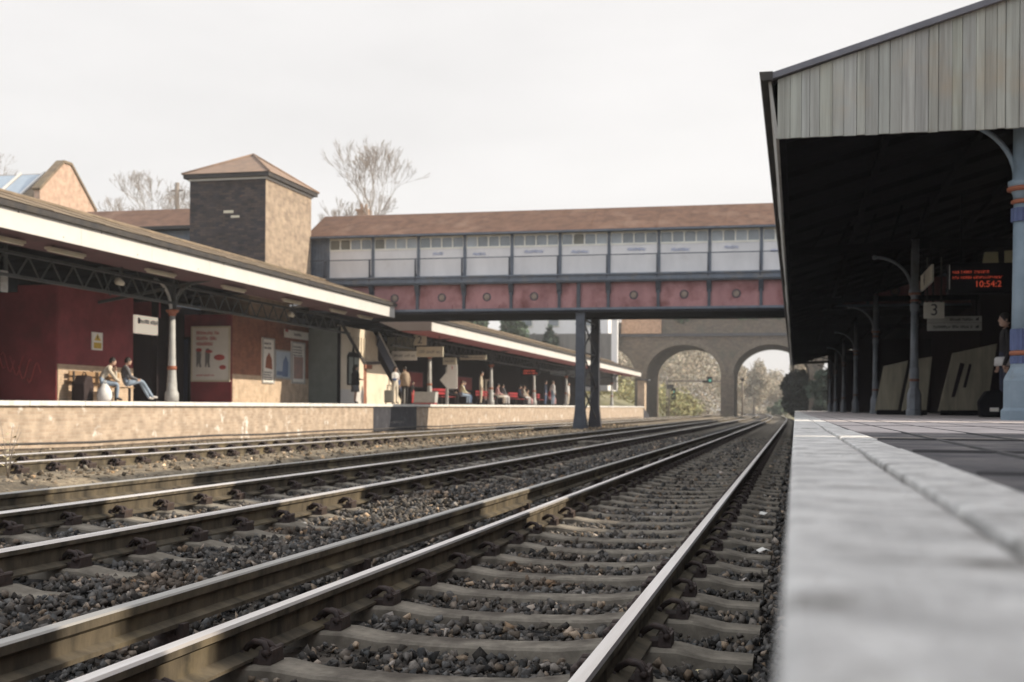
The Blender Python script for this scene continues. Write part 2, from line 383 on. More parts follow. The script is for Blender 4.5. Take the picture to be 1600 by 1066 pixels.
def words(mb, x0, x1, z, h, facing='-y', at=0.0, rows=1, gap=1.9, r=None, d=0.006, mi=0):
    """rows of small letter strokes, too far off to be read"""
    r = r or rng
    for k in range(rows):
        x = x0; end = x1 - r.uniform(0, 0.25) * (x1 - x0) if rows > 1 else x1
        zz = z - k * h * gap
        while x < end - h * 0.3:
            for c in range(r.randint(3, 8)):
                if x > end - h * 0.3: break
                w = h * r.uniform(0.12, 0.2)
                hh = h * r.choice((1, 1, 0.72, 0.72, 0.9))
                for q in ((0, w), (h * 0.42, h * 0.42 + w)):
                    a, b = x + q[0], x + q[1]
                    if facing == '-y': mb.box(a, b, at - d, at, zz, zz + hh, mi)
                    else: mb.box(at, at + d, a, b, zz, zz + hh, mi)
                zt = zz + r.choice((0, 0.4, 0.8)) * hh * 0.85
                if facing == '-y': mb.box(x, x + h * 0.5, at - d * 0.9, at, zt, zt + h * 0.14, mi)
                else: mb.box(at, at + d * 0.9, x, x + h * 0.5, zt, zt + h * 0.14, mi)
                x += h * 0.72
            x += h * 0.5
    return mb

# ------------------------------------------------------------------ terrain, ballast, platforms
ZA, ZB, ZC = -0.86, -0.80, -0.72         # rail heads of the three tracks
XA, XB, XC = -1.42, -5.02, -10.35        # track centres
HALF = 0.755

def bend(y):
    return -((y - 90) ** 2) / 7000.0 if y > 90 else 0.0

def ground_z(x):
    prof = [(-15.6, -0.93), (-11.6, -0.93), (-9.1, -0.93), (-8.7, -0.80), (-7.6, -0.79), (-7.0, -0.95), (-6.4, -1.035), (-3.75, -1.03), (-3.3, -1.02), (-3.0, -1.03),
            (-2.75, -1.095), (-0.15, -1.115), (0.3, -1.13)]
    if x <= prof[0][0]: return prof[0][1]
    for (a, za), (b, zb) in zip(prof, prof[1:]):
        if x <= b: return za + (zb - za) * (x - a) / (b - a)
    return prof[-1][1]

# the far land: one sheet to the horizon
tb = MB(); tb.add([(-1200, -280, -1.6), (1200, -280, -1.6), (1200, 1400, -1.6), (-1200, 1400, -1.6)], [(0, 1, 2, 3)])
tag(tb.build('ground', TERRAIN, origin=(0, 0, -1.6)), kind='structure')

gb = MB(); xs = [-15.6, -13, -11.6, -9.1, -8.7, -8.1, -7.6, -7.0, -6.4, -5, -3.7, -3.1, -2.75, -1.4, -0.15, 0.3]
ys = [-6 + 4 * k for k in range(25)] + [102 + 12 * k for k in range(30)]
vs = [(x + bend(y), y, ground_z(x)) for y in ys for x in xs]; n = len(xs)
gb.add(vs, [(j * n + i, j * n + i + 1, (j + 1) * n + i + 1, (j + 1) * n + i) for j in range(len(ys) - 1) for i in range(n - 1) if xs[i] >= -7.1])
tag(gb.build('ballast_bed', BALLAST, origin=(0, 0, -1)), kind='structure')
cb = MB()
cb.add(vs, [(j * n + i, j * n + i + 1, (j + 1) * n + i + 1, (j + 1) * n + i) for j in range(len(ys) - 1) for i in range(n - 1) if xs[i] < -7.1])
tag(cb.build('cess', CESS, origin=(0, 0, -1)), kind='structure')

# ---- rails
PROF = [(-0.034, -0.012), (-0.026, 0), (0.026, 0), (0.034, -0.012), (0.034, -0.038), (0.010, -0.052), (0.009, -0.126), (0.07, -0.146), (0.07, -0.159),
        (-0.07, -0.159), (-0.07, -0.146), (-0.009, -0.126), (-0.010, -0.052), (-0.034, -0.038)]
RY = [-3 + 3 * k for k in range(32)] + [100 + 8 * k for k in range(38)]
def rail_mb(x, z, prof=PROF, ys_=RY, scale=1.0):
    b = MB(); n = len(prof); vs = []
    for y in ys_:
        for u, w in prof: vs.append((x + bend(y) + u * scale, y, z + w * scale))
    for j in range(len(ys_) - 1):
        for k in range(n):
            k2 = (k + 1) % n
            b.add([], [], 0)
            b.f.append((j * n + k, j * n + k2, (j + 1) * n + k2, (j + 1) * n + k))
            b.m.append(1 if k in (0, 1, 2) else 0); b.sm.append(False)
    b.v = vs; b.t = [1.0] * len(vs)
    b.f.append(tuple(range(n))[::-1]); b.m.append(0); b.sm.append(False)
    e = (len(ys_) - 1) * n
    b.f.append(tuple(e + k for k in range(n))); b.m.append(0); b.sm.append(False)
    return b

def sleeper_mb(z):
    """concrete sleeper: high rail seats, waisted and lower in the middle; z = rail head"""
    st = [(-1.25, -.035, .10), (-1.08, -.03, .105), (-.93, 0, .115), (-.58, 0, .115), (-.42, -.022, .10), (-.2, -.03, .092), (.2, -.03, .092), (.42, -.022, .10),
          (.58, 0, .115), (.93, 0, .115), (1.08, -.03, .105), (1.25, -.035, .10)]
    top = z - 0.168; b = MB(); vs = []
    for x, dz, w in st:
        vs += [(x, -w - .02, top - .2), (x, w + .02, top - .2), (x, w, top + dz - .012), (x, w - .012, top + dz), (x, -w + .012, top + dz), (x, -w, top + dz - .012)]
    n = 6; fs = []
    for j in range(len(st) - 1):
        for k in range(n):
            fs.append((j * n + k, j * n + (k + 1) % n, (j + 1) * n + (k + 1) % n, (j + 1) * n + k))
    fs.append(tuple(range(n))[::-1]); fs.append(tuple((len(st) - 1) * n + k for k in range(n)))
    return b.add(vs, fs)

def clip_mb():
    """sprung rail clip: cast shoulder and an e-shaped bar over the rail foot, pointing towards -x"""
    b = MB()
    b.prism([(-.06, 0), (.06, 0), (.045, .05), (-.045, .05)], 'x', .028, .08)
    b.box(-.03, .03, -.05, .05, .0, .022)
    for y0, y1, hgt in ((-.05, -.012, .06), (.012, .05, .052)):
        b.tube([(.07, y0, .035), (.045, y0 * .8, hgt + .014), (.005, (y0 + y1) / 2, hgt + .018), (-.03, y1 * .8, hgt - .004), (-.045, y1, .034)], [.012, .0125, .0125, .012, .011], 7)
    b.tube([(-.045, -.05, .034), (-.05, 0, .032), (-.045, .05, .034)], .012, 7)
    b.tube([(.06, -.07, .042), (.064, .07, .046)], .0125, 7)
    return b

CLIP_ME = None
def track(label, cx, z, y0, n_part, n_clip, y_end, clip_s):
    global CLIP_ME
    t = thing('railway_track', (cx, y0, z), label, 'railway track', 'railway tracks')
    for s in (-1, 1):
        rail_mb(cx + s * HALF, z).build('rail', [RAILSIDE, RAILTOP], t)
    base = sleeper_mb(z)
    first = None; sp = 0.75
    k = 0
    while True:
        y = y0 + k * sp
        if y > y_end: break
        if k < n_part:
            if first is None:
                b = MB(); b.add([(v[0] + cx, v[1] + y0, v[2]) for v in base.v], base.f)
                first = b.build('sleeper', CONC, t); LOC[first] = LOC[t]; o = first
            else:
                o = first.copy(); COL.objects.link(o); o.parent = t
            o.location = (bend(y) + rng.uniform(-.015, .015), k * sp + rng.uniform(-.02, .02), rng.uniform(-.006, .004))
            o.rotation_euler = (0, 0, rng.uniform(-.008, .008))
            if k < n_clip:
                for s in (-1, 1):
                    for q in (-1, 1):
                        if CLIP_ME is None:
                            CLIP_ME = clip_mb().build('rail_clip', CLIP, origin=(0, 0, 0)); c = CLIP_ME
                        else:
                            c = CLIP_ME.copy(); COL.objects.link(c)
                        c.parent = o
                        c.location = (s * HALF + q * .062, 0, -.166); c.rotation_euler = (0, 0, 0 if q > 0 else math.pi)
                        c.scale = (clip_s, clip_s, clip_s)
        k += 1
    far = MB(); ck = MB()
    for j in range(n_part, k):
        y = y0 + j * sp
        far.add([(v[0] + cx + bend(y), v[1] + y, v[2]) for v in base.v], base.f)
    f = far.build('sleeper', CONC, t); f['kind'] = 'stuff'
    for j in range(n_clip, min(k, 110)):
        y = y0 + j * sp
        for s in (-1, 1):
            for q in (-1, 1):
                x = cx + bend(y) + s * HALF + q * .095
                ck.box(x - .045, x + .045, y - .06, y + .06, z - .168, z - .085)
    c = ck.build('rail_clip', CLIP, t); c['kind'] = 'stuff'
    return t
track('nearest railway track, shiny rails on concrete sleepers beside the plank gabled platform', XA, ZA, 2.30, 90, 24, 300, 1.1)
track('middle railway track with its sleepers half buried, beside the dark bridge posts', XB, ZB, 5.0, 90, 24, 200, 1.2)
track('sunlit far railway track at the foot of the pale brick platform wall', XC, ZC, 12.0, 90, 24, 200, 1.6)

def conductor(label, x, z, y0, y1, n, ins_z):
    t = thing('conductor_rail', (x, y0, z - .2), label, 'conductor rail', 'third rails')
    prof = [(-.034, -.008), (-.028, 0), (.028, 0), (.034, -.008), (.034, -.04), (.014, -.056), (.013, -.108), (.062, -.122), (.062, -.14), (-.062, -.14), (-.062, -.122),
            (-.013, -.108), (-.014, -.056), (-.034, -.04)]
    ysr = [y for y in RY if y0 <= y <= y1]
    rail_mb(x, z, prof, ysr).build('rail', [RAILSIDE, CONDTOP], t)
    first = None
    for k in range(n):
        y = y0 + 2.25 * k + .9
        if first is None:
            b = MB(); b.lathe(x, y, [(.075, z - .235), (.075, z - .20), (.05, z - .195), (.06, z - .178), (.045, z - .165), (.055, z - .15), (.05, z - .141)], 12)
            b.box(x + .05, x + .085, y - .025, y + .025, z - .22, z - .125)
            first = b.build('insulator', CLIP, t)
        else:
            o = first.copy(); COL.objects.link(o); o.parent = t; o.location = (0, 2.25 * k, 0)
    return t
conductor('grey topped third rail running alongside the nearest track', -2.56, -.785, -3, 230, 24, 0)
conductor('dark third rail beyond the middle track, beside the sandy strip', -6.28, -.72, -3, 200, 24, 0)

# ---- loose stones
def hull_templates(k, seed):
    r = random.Random(seed); out = []
    for _ in range(k):
        bm = bmesh.new()
        for _ in range(8):
            v = Vector((r.gauss(0, 1), r.gauss(0, 1), r.gauss(0, 1))).normalized()
            bm.verts.new((v.x * r.uniform(.8, 1.15), v.y * r.uniform(.7, 1), v.z * r.uniform(.5, .8)))
        res = bmesh.ops.convex_hull(bm, input=bm.verts)
        bmesh.ops.delete(bm, geom=[g for g in res['geom_interior'] if isinstance(g, bmesh.types.BMVert)], context='VERTS')
        bm.verts.index_update()
        vs = np.array([v.co[:] for v in bm.verts]); fs = np.array([[v.index for v in f.verts] for f in bm.faces if len(f.verts) == 3])
        bm.free(); out.append((vs, fs))
    return out
HULL = hull_templates(14, 3)

def stones(name, pts, size, seed, m, warm=0.15):
    r = np.random.default_rng(seed)
    V = []; F = []; T = []; base = 0
    for (x, y, z) in pts:
        vs, fs = HULL[r.integers(len(HULL))]
        s = size * r.choice((.45, .6, .8, 1.0, 1.25, 1.6)) * r.uniform(.85, 1.15)
        q = r.normal(size=4); q /= np.linalg.norm(q); w, a, b, c = q
        M = np.array([[1 - 2 * (b * b + c * c), 2 * (a * b - c * w), 2 * (a * c + b * w)], [2 * (a * b + c * w), 1 - 2 * (a * a + c * c), 2 * (b * c - a * w)],
                      [2 * (a * c - b * w), 2 * (b * c + a * w), 1 - 2 * (a * a + b * b)]])
        V.append((vs * s) @ M.T + np.array((x, y, z + s * .25)))
        F.append(fs + base); base += len(vs)
        g = r.uniform(.30, 1.45)
        u = r.random()
        if u < .05: g = r.uniform(2.0, 3.8)
        elif u < .05 + warm: g = r.uniform(1.1, 1.9)
        wm = r.uniform(0, .25) if u < .05 + warm else r.uniform(-.06, .08)
        T.append(np.tile(np.array((g * (1 + wm), g, g * (1 - wm), 1)), (len(vs), 1)))
    V = np.concatenate(V); F = np.concatenate(F); T = np.concatenate(T).astype(np.float32)
    me = bpy.data.meshes.new(name)
    me.vertices.add(len(V)); me.vertices.foreach_set('co', V.astype(np.float32).ravel())
    me.loops.add(len(F) * 3); me.polygons.add(len(F))
    me.loops.foreach_set('vertex_index', F.astype(np.int32).ravel())
    me.polygons.foreach_set('loop_start', np.arange(0, len(F) * 3, 3, dtype=np.int32))
    me.update(calc_edges=True)
    ca = me.color_attributes.new('tone', 'FLOAT_COLOR', 'POINT'); ca.data.foreach_set('color', T.ravel())
    me.materials.append(m)
    o = bpy.data.objects.new(name, me); COL.objects.link(o)
    return o

def scatter(x0, x1, ya, yb, dens, seed, lift=0.0):
    r = np.random.default_rng(seed)
    n = int((x1 - x0) * (yb - ya) * dens)
    X = r.uniform(x0, x1, n); Y = r.uniform(ya, yb, n); out = []
    for x, y in zip(X, Y):
        if min(abs(x - XA - s * HALF) for s in (-1, 1)) < .10 or min(abs(x - XB - s * HALF) for s in (-1, 1)) < .10: continue
        if abs(x + 2.56) < .085 or abs(x + 6.28) < .085: continue
        if x > .0: continue
        if -2.69 < x < -.15:
            d = (y - 2.30) / .75; d = abs(d - round(d)) * .75
            if d < .135 and r.random() < .985: continue
        if -6.29 < x < -3.75:
            d = (y - 5.0) / .75; d = abs(d - round(d)) * .75
            lim = .15 if -5.9 < x < -4.05 else .09
            if d < lim: continue
        z = ground_z(x) + r.uniform(-.012, .028) + lift
        hb = math.exp(-((x + 3.6) ** 2 / .25 + (y - 12.2) ** 2 / 2.2)) * .12      # the heap left between the tracks
        out.append((x, y, z + hb))
    return out
p = scatter(-7.2, -.03, 2.6, 8.5, 900, 1)
stones('track_ballast', p, .0245, 11, STONE)['kind'] = 'stuff'
p = scatter(-7.2, -.03, 8.5, 16, 600, 2)
stones('track_ballast', p, .028, 12, STONE)['kind'] = 'stuff'
p = scatter(-7.2, -.03, 16, 46, 170, 4)
stones('track_ballast', p, .040, 13, STONE)['kind'] = 'stuff'
rs = np.random.default_rng(9); p = [(x, y, ground_z(x) - .01) for x, y in zip(rs.uniform(-9.5, -7.1, 5200), rs.uniform(9, 60, 5200))]
p += [(x, y, ground_z(x) - .01) for x, y in zip(rs.uniform(-15.2, -9.8, 4200), rs.uniform(14, 60, 4200))]
stones('track_ballast', p, .036, 14, mat('sandy stone', (0.21, 0.175, 0.13), (0.12, 0.10, 0.078), 12, 0.95, 0.4, tone=True, spec=0.05))['kind'] = 'stuff'
for o in bpy.data.objects:
    if o.name.startswith('track_ballast'): tag(o, None, None, None, 'stuff')

# fallen leaf and litter on the ballast
lf = MB(); lf.add([(-.42, 5.05, -1.09), (-.37, 5.02, -1.075), (-.30, 5.06, -1.08), (-.27, 5.10, -1.09), (-.33, 5.12, -1.082), (-.39, 5.10, -1.08)], [(0, 1, 2, 3, 4, 5)])
lo_ = lf.build('fallen_leaf', LEAFDRY); so = lo_.modifiers.new('s', 'SOLIDIFY'); so.thickness = .003
tag(lo_, 'single pale yellow leaf lying on dark ballast beside the nearest rail', 'leaf')

# ---- right platform
pb = MB()
pb.box(.25, 14, -12, 160, -1.15, -.094, 0)
pb.box(.03, .25, -12, 160, -1.15, -.19, 1)
tag(pb.build('platform', [ASPHALT, DARKWALL], origin=(0, 0, -1.15)), kind='structure')
cp = MB()
y = -1.2; k = 0
while y < 130:
    L = .93
    dz = rng.uniform(-.0025, .0025)
    cp.box(-.006, .140 + rng.uniform(-.003, .003), y, y + L - .014, -.19, -.090 + dz)
    cp.box(.153 + rng.uniform(-.003, .003), .262 + rng.uniform(-.012, .006), y - .3, y + L - .318, -.19, -.0915 + rng.uniform(-.002, .002))
    y += L
co = cp.build('platform_edge', COPING, origin=(0, 0, -.19), bevel=.008); tag(co, kind='structure')
fl = MB()
fl.box(.262, 13.9, 5.4, 160, -.1, -.0900)
y = 5.4
tag(fl.build('pavement', PAVING, origin=(0, 0, -.1)), kind='structure')  # paving tone lightened to carry the sunlit strip across the platform
gr = MB()                                    # sawn joints in the paving and asphalt, laid proud as bitumen seams
for x in (.44, .70, 1.05, 1.5):
    gr.box(x, x + .013, .6, 60, -.0945, -.0885)
for yy in (1.9, 2.9, 4.1, 7.6, 9.9, 11.6):
    gr.box(.262, 13, yy, yy + .02, -.0945, -.0880)
tag(gr.build('pavement_seams', SEAM, origin=(0, 0, -.09)), kind='structure')

# ---- left platform (rises gently with the line)
def pz(y): return .045 + .0019 * y
PL0, PL1 = 8.0, 126.0
lp = MB()
def slope_box(b, x0, x1, ya, yb, zl0, zl1, zh0, zh1, mi=0):
    b.add([(x0, ya, zl0), (x1, ya, zl0), (x1, yb, zl1), (x0, yb, zl1), (x0, ya, zh0), (x1, ya, zh0), (x1, yb, zh1), (x0, yb, zh1)],
          [(0, 3, 2, 1), (4, 5, 6, 7), (0, 1, 5, 4), (1, 2, 6, 5), (2, 3, 7, 6), (3, 0, 4, 7)], mi)
slope_box(lp, -27, -15.32, PL0, PL1, -1.1, -1.1, pz(PL0) - .1, pz(PL1) - .1, 0)
slope_box(lp, -26.98, -15.95, PL0 + .02, PL1 - .02, 0, 0, pz(PL0) - .004, pz(PL1) - .004, 1)
slope_box(lp, -27, -15.32, PL1, PL1 + 7, -1.1, -1.1, pz(PL1) - .12, -1.0, 2)
tag(lp.build('platform', [PLATBRICK, PAVING, DARKPATCH], origin=(-20, 8, -1.1)), kind='structure')
lc = MB(); y = PL0
while y < PL1:
    slope_box(lc, -15.96, -15.24, y, y + .985, pz(y) - .10, pz(y) - .10, pz(y) + rng.uniform(-.006, .006), pz(y + 1), 0)
    y += 1.0
tag(lc.build('platform_edge', LCOP, origin=(-15.6, 8, 0)), kind='structure')
dp = MB(); slope_box(dp, -15.32, -15.305, 43.0, 48.3, -.92, -.92, pz(43) - .1, pz(48) - .1)  # dark sheet added where the footbridge shadow falls
t = thing('shadow_panel', (-15.3, 45.6, -.92), 'black panel deepening the footbridge shadow on the brick face of the left platform', 'panel')
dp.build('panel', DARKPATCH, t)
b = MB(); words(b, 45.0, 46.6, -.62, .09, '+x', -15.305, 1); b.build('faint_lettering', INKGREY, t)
# faint strip cable along the wall foot
cbm = MB(); cbm.tube([(-15.1, y, -.80 + .02 * math.sin(y * .7)) for y in range(9, 124, 3)], .03, 6)
tag(cbm.build('trackside_cable', GUTTER), 'dark cable run along the foot of the left platform wall', 'cable')

# scraps of paper and a weed on the line
for x, y, z, lab, rz in ((-.22, 9.3, -1.06, 'small white paper scrap on the ballast between the nearest rail and the coping', .4), (-.30, 12.6, -1.06, 'tiny white scrap farther along beside the nearest rail', 1.1),
                     (-4.05, 9.6, -1.0, 'white scrap of paper on the stones beside the middle track', 2.0)):
    b = MB(); c, q = math.cos(rz), math.sin(rz)
    b.add([(x + u * c - v * q, y + u * q + v * c, z + w) for u, v, w in ((-.05, -.03, 0), (0, -.04, .02), (.05, -.03, .004), (.045, .03, .012), (0, .035, .03), (-.05, .03, .008))], [(0, 1, 4, 5), (1, 2, 3, 4)])
    o = b.build('paper_scrap', SIGNW, fix=False); o.modifiers.new('s', 'SOLIDIFY').thickness = .002; tag(o, lab, 'litter', 'paper scraps on the ballast')
t = thing('weed', (-8.3, 11.6, -.8), 'dry thin stemmed weed on the sandy strip before the far track', 'weed')
b = MB()
for k in range(5):
    a = k * 1.4; b.tube([(-8.3, 11.6, -.82), (-8.3 + .05 * math.cos(a), 11.6 + .05 * math.sin(a), -.5), (-8.3 + .16 * math.cos(a), 11.6 + .16 * math.sin(a), -.28 + .07 * (k % 3))], [.006, .004, .002], 5)
b.build('stem', BARK, t)
b = MB()
for k in range(14):
    a = k * 2.1; r0 = .02 + .01 * (k % 5); zz = -.72 + .03 * k; b.add([(-8.3 + r0 * math.cos(a), 11.6 + r0 * math.sin(a), zz), (-8.3 + (r0 + .05) * math.cos(a), 11.6 + (r0 + .05) * math.sin(a), zz + .03), (-8.3 + (r0 + .04) * math.cos(a + .4), 11.6 + (r0 + .04) * math.sin(a + .4), zz + .005)], [(0, 1, 2)])
b.build('leaf', LEAFDRY, t, fix=False)

# ------------------------------------------------------------------ footbridge
YF, YK = 47.0, 50.7
fb = thing('footbridge', (-8.0, YF, 3.5), 'covered railway footbridge with white panels, strip windows and a dull red girder', 'footbridge')
BX = [-18.74 + 1.94 * k for k in range(15)]
X0, X1 = -19.55, BX[-1]
b = MB()                                        # roof: two slopes with standing seams
b.prism([(YF - .32, 6.93), (YF - .32, 6.98), ((YF + YK) / 2, 8.14), (YK + .32, 6.98), (YK + .32, 6.93), ((YF + YK) / 2, 8.06)], 'x', X0 - .1, X1, 0)
x = X0
while x < X1:
    b.beam((x, YF - .32, 6.982), (x, (YF + YK) / 2, 8.142), .03, .012, 0); x += 1.3
rf = b.build('roof', BROOF, fb)
b = MB(); b.box(X0, X1, YF - .37, YF - .325, 6.89, 6.96); b.box(X0, X1, YF - .02, YF + .06, 6.91, 7.0)
b.build('gutter', STEELBLUE, rf)
b = MB(); b.box(X0, BX[0] - .04, YF + .01, YF + .06, 5.27, 6.9)
for k in range(6): b.box(X0 + .02 + .13 * k, X0 + .05 + .13 * k, YF - .012, YF + .01, 5.27, 6.9)
b.build('end_panel', STEELBLUE, fb)
b = MB(); b.box(X0, X1, YK - .05, YK, 5.2, 7.0); b.build('back_wall', BRPANEL, fb)
b = MB(); b.box(X0, X1, YF - .3, YK, 4.93, 5.02); b.build('deck', STEELBLUE, fb)
b = MB(); b.box(X0, X1, YF - .34, YF + .04, 5.02, 5.26); b.box(X0, X1, YF - .40, YF - .341, 5.19, 5.25); b.box(X0, X1, YF - .37, YF - .341, 4.99, 5.06)
b.build('ledge_beam', STEELBLUE, fb)
b = MB()
for yy in (YF - .06, YK - .04): b.box(X0, X1, yy, yy + .1, 3.93, 4.93)
gd = b.build('girder', BRRED, fb)
b = MB()
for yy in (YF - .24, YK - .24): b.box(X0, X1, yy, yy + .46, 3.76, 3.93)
b.build('bottom_flange', mat('shaded flange', (.022, .022, .027), (.014, .014, .017), 3, .9, spec=.05), fb)  # flange darkened, the shade under the deck is in its colour
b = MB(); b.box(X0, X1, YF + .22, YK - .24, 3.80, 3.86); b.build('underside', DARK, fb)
b = MB(); b.box(X0, X1, YF - .26, YF - .241, 3.85, 3.94); b.build('flange_edge', STEELBLUE, fb)
for k, x in enumerate(BX[:-1]):
    xa, xb = x + .06, x + 1.94 - .06
    b = MB(); b.box(xa, xb, YF + .01, YF + .05, 5.27, 6.38)
    if k % 3 == 1: b.box(xa + .9, xa + .912, YF + .004, YF + .01, 5.3, 6.36)
    pn = b.build('side_panel', BRPANEL, fb)
    if 2 <= k <= 11:
        b = MB(); r = random.Random(40 + k)
        sx = xa + r.uniform(.25, .7)
        for q in range(r.randint(5, 9)):
            px = sx + q * .085; pts = []
            for t in range(9):
                pts.append((px + .10 * t / 8 + .035 * math.sin(t * 1.7 + q), YF + .006, 6.2 - .05 * (k % 2) - .12 * (k == 9) + .07 * math.sin(t * 2.1 + q * 1.3) + r.uniform(-.015, .015)))
            b.tube(pts, .009, 5)
        if k % 3 == 0: b.tube([(sx + .5, YF + .006, 6.05), (sx + .62, YF + .006, 5.95), (sx + .66, YF + .006, 6.08)], .008, 5)
        b.build('graffiti', GRAF, pn)
    w = MB()
    w.box(xa, xb, YF - .01, YF + .05, 6.38, 6.45); w.box(xa, xb, YF, YF + .05, 6.84, 6.90)
    pw = (xb - xa) / 4
    for q in range(5): w.box(xa + pw * q - (.026 if q else 0), xa + pw * q + (.026 if q < 4 else .0), YF + .001, YF + .05, 6.45, 6.84)
    for q in range(4):                               # rounded upper corners
        for e, s in ((xa + pw * q + .03, 1), (xa + pw * (q + 1) - .03, -1)):
            w.prism([(e, 6.84), (e + s * .05, 6.84), (e, 6.79)], 'y', YF + .004, YF + .05)
    wd = w.build('window', BRWIN, fb)
    g = MB()
    for q in range(4):
        g.box(xa + pw * q, xa + pw * (q + 1), YF + .028 + .002 * q, YF + .034 + .002 * q, 6.40, 6.88, 1 if (k, q) in ((5, 1), (0, 0), (1, 0), (0, 1)) else 2 if rng.random() < .35 else 0)
    g.build('pane', [PANE, PANEDK, mat('paler window pane', (.37, .40, .42), (.27, .29, .30), 1.2, .3)], wd)
    pm = MB()
    pm.box(x - .06, x + .06, YF - .03, YF + .05, 5.26, 6.95)
    pm.build('mullion', STEELBLUE, fb)
    xr = x
    rb = MB(); rb.box(xr - .055, xr + .055, YF - .16, YF - .061, 3.93, 4.93)
    rb.prism([(YF - .33, 4.93), (YF - .06, 4.93), (YF - .06, 4.50), (YF - .12, 4.50)], 'x', xr - .09, xr + .09)
    rb.build('rib', POSTBLUE, fb)
    hp = MB(); hp.box(x - .06, x - .0, YF - .36, YF - .30, 5.02, 5.98); hp.prism([(YF - .36, 5.25), (YF - .06, 5.25), (YF - .36, 5.5)], 'x', x - .045, x - .015)
    hp.build('rail_post', POSTBLUE, fb)
    if k != 5:
        rr = MB(); cx = x + .97 + rng.uniform(-.06, .06)
        pts = [(cx + .15 * math.cos(t * math.pi / 8), YF - .066, 4.42 + .15 * math.sin(t * math.pi / 8)) for t in range(17)]
        rr.tube(pts, .022, 6); rr.sphere((cx, YF - .06, 4.42), .125, 1, 14, 8, (1, .22, 1))
        rr.build('roundel', [POSTBLUE, mat('roundel tan', (.26, .2, .16), (.2, .15, .12), 5)], gd)
    for q in (.5, 1.44):
        st = MB(); st.box(x + q - .03, x + q + .03, YF - .10, YF - .061, 3.93, 4.12); st.build('stiffener', BRRED, gd)
b = MB(); b.box(X0, X1, YF - .35, YF - .31, 5.95, 5.985); b.build('handrail', POSTBLUE, fb)
b = MB(); b.box(-8.34, -8.20, YF - .17, YF - .061, 3.93, 4.93); b.build('rib', POSTBLUE, fb)

# lattice trestle that carries the bridge
tr = thing('bridge_trestle', (-8.2, YF, -.85), 'pair of dark iron posts with cross bracing holding up the footbridge', 'bridge support')
for yy, m in ((YF + .05, POSTBLUE), (YK - .05, IRONPOST)):
    b = MB(); w = .17
    b.prism([(-8.2 - w, 3.76), (-8.2 - w, .1), (-8.2 - w - .09, -.62), (-8.2 - w - .12, -.95), (-8.2 + w + .12, -.95), (-8.2 + w + .09, -.62), (-8.2 + w, .1), (-8.2 + w, 3.76)], 'y', yy - .19, yy + .19)
    for zz in (.05, 1.2, 2.4, 3.3): b.box(-8.2 - w - .015, -8.2 + w + .015, yy - .205, yy + .205, zz, zz + .05)
    b.build('post', m, tr)
b = MB()
for k in range(3):
    z0 = -.4 + 1.3 * k
    b.beam((-8.2, YF + .2, z0), (-8.2, YK - .2, z0 + 1.3), .05, .05); b.beam((-8.14, YF + .2, z0 + 1.3), (-8.14, YK - .2, z0), .05, .05)
    b.beam((-8.17, YF + .2, z0 + 1.32), (-8.17, YK - .2, z0 + 1.32), .06, .06)
b.build('brace', IRONPOST, tr)

# ------------------------------------------------------------------ lift tower
tw = thing('brick_tower', (-21, 44.5, 0), 'square brick lift tower with a low pyramid roof, rising behind the white platform canopy', 'tower')
TX0, TX1, TY0, TY1, TZ = -22.5, -19.4, 42.35, 46.75, 8.55
b = MB(); b.box(TX0, TX1, TY0, TY1, 4.2, TZ); b.box(TX0 + .3, -20.2, TY0 + .3, TY1 - .3, .2, 4.2); b.build('wall', TOWERB, tw)
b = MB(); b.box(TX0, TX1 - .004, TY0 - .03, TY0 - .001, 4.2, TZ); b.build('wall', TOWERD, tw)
b = MB(); b.box(TX0 - .06, TX1 + .06, TY0 - .06, TY1 + .06, TZ, TZ + .08); b.build('cornice', WHITE, tw)
b = MB(); b.box(TX0 - .2, TX1 + .2, TY0 - .2, TY1 + .2, TZ + .08, TZ + .24); b.build('gutter', GUTTER, tw)
e = .24; cx, cy = (TX0 + TX1) / 2, (TY0 + TY1) / 2
b = MB(); b.add([(TX0 - e, TY0 - e, TZ + .24), (TX1 + e, TY0 - e, TZ + .24), (TX1 + e, TY1 + e, TZ + .24), (TX0 - e, TY1 + e, TZ + .24), (cx, cy, 9.95)],
                [(0, 1, 4), (1, 2, 4), (2, 3, 4), (3, 0, 4), (3, 2, 1, 0)])
for k, (x, y) in enumerate(((TX0 - e, TY0 - e), (TX1 + e, TY0 - e), (TX1 + e, TY1 + e), (TX0 - e, TY1 + e))):
    b.tube([(x, y, TZ + .25), (cx, cy, 9.97)], .05, 6)
b.build('roof', TILE, tw)
b = MB(); b.box(-21.1, -20.7, TY0 - .04, TY0 - .031, 7.3, 7.4); b.box(-20.8, -20.45, TY0 - .04, TY0 - .031, 7.12, 7.2)
b.build('patch', SIGNY, tw)

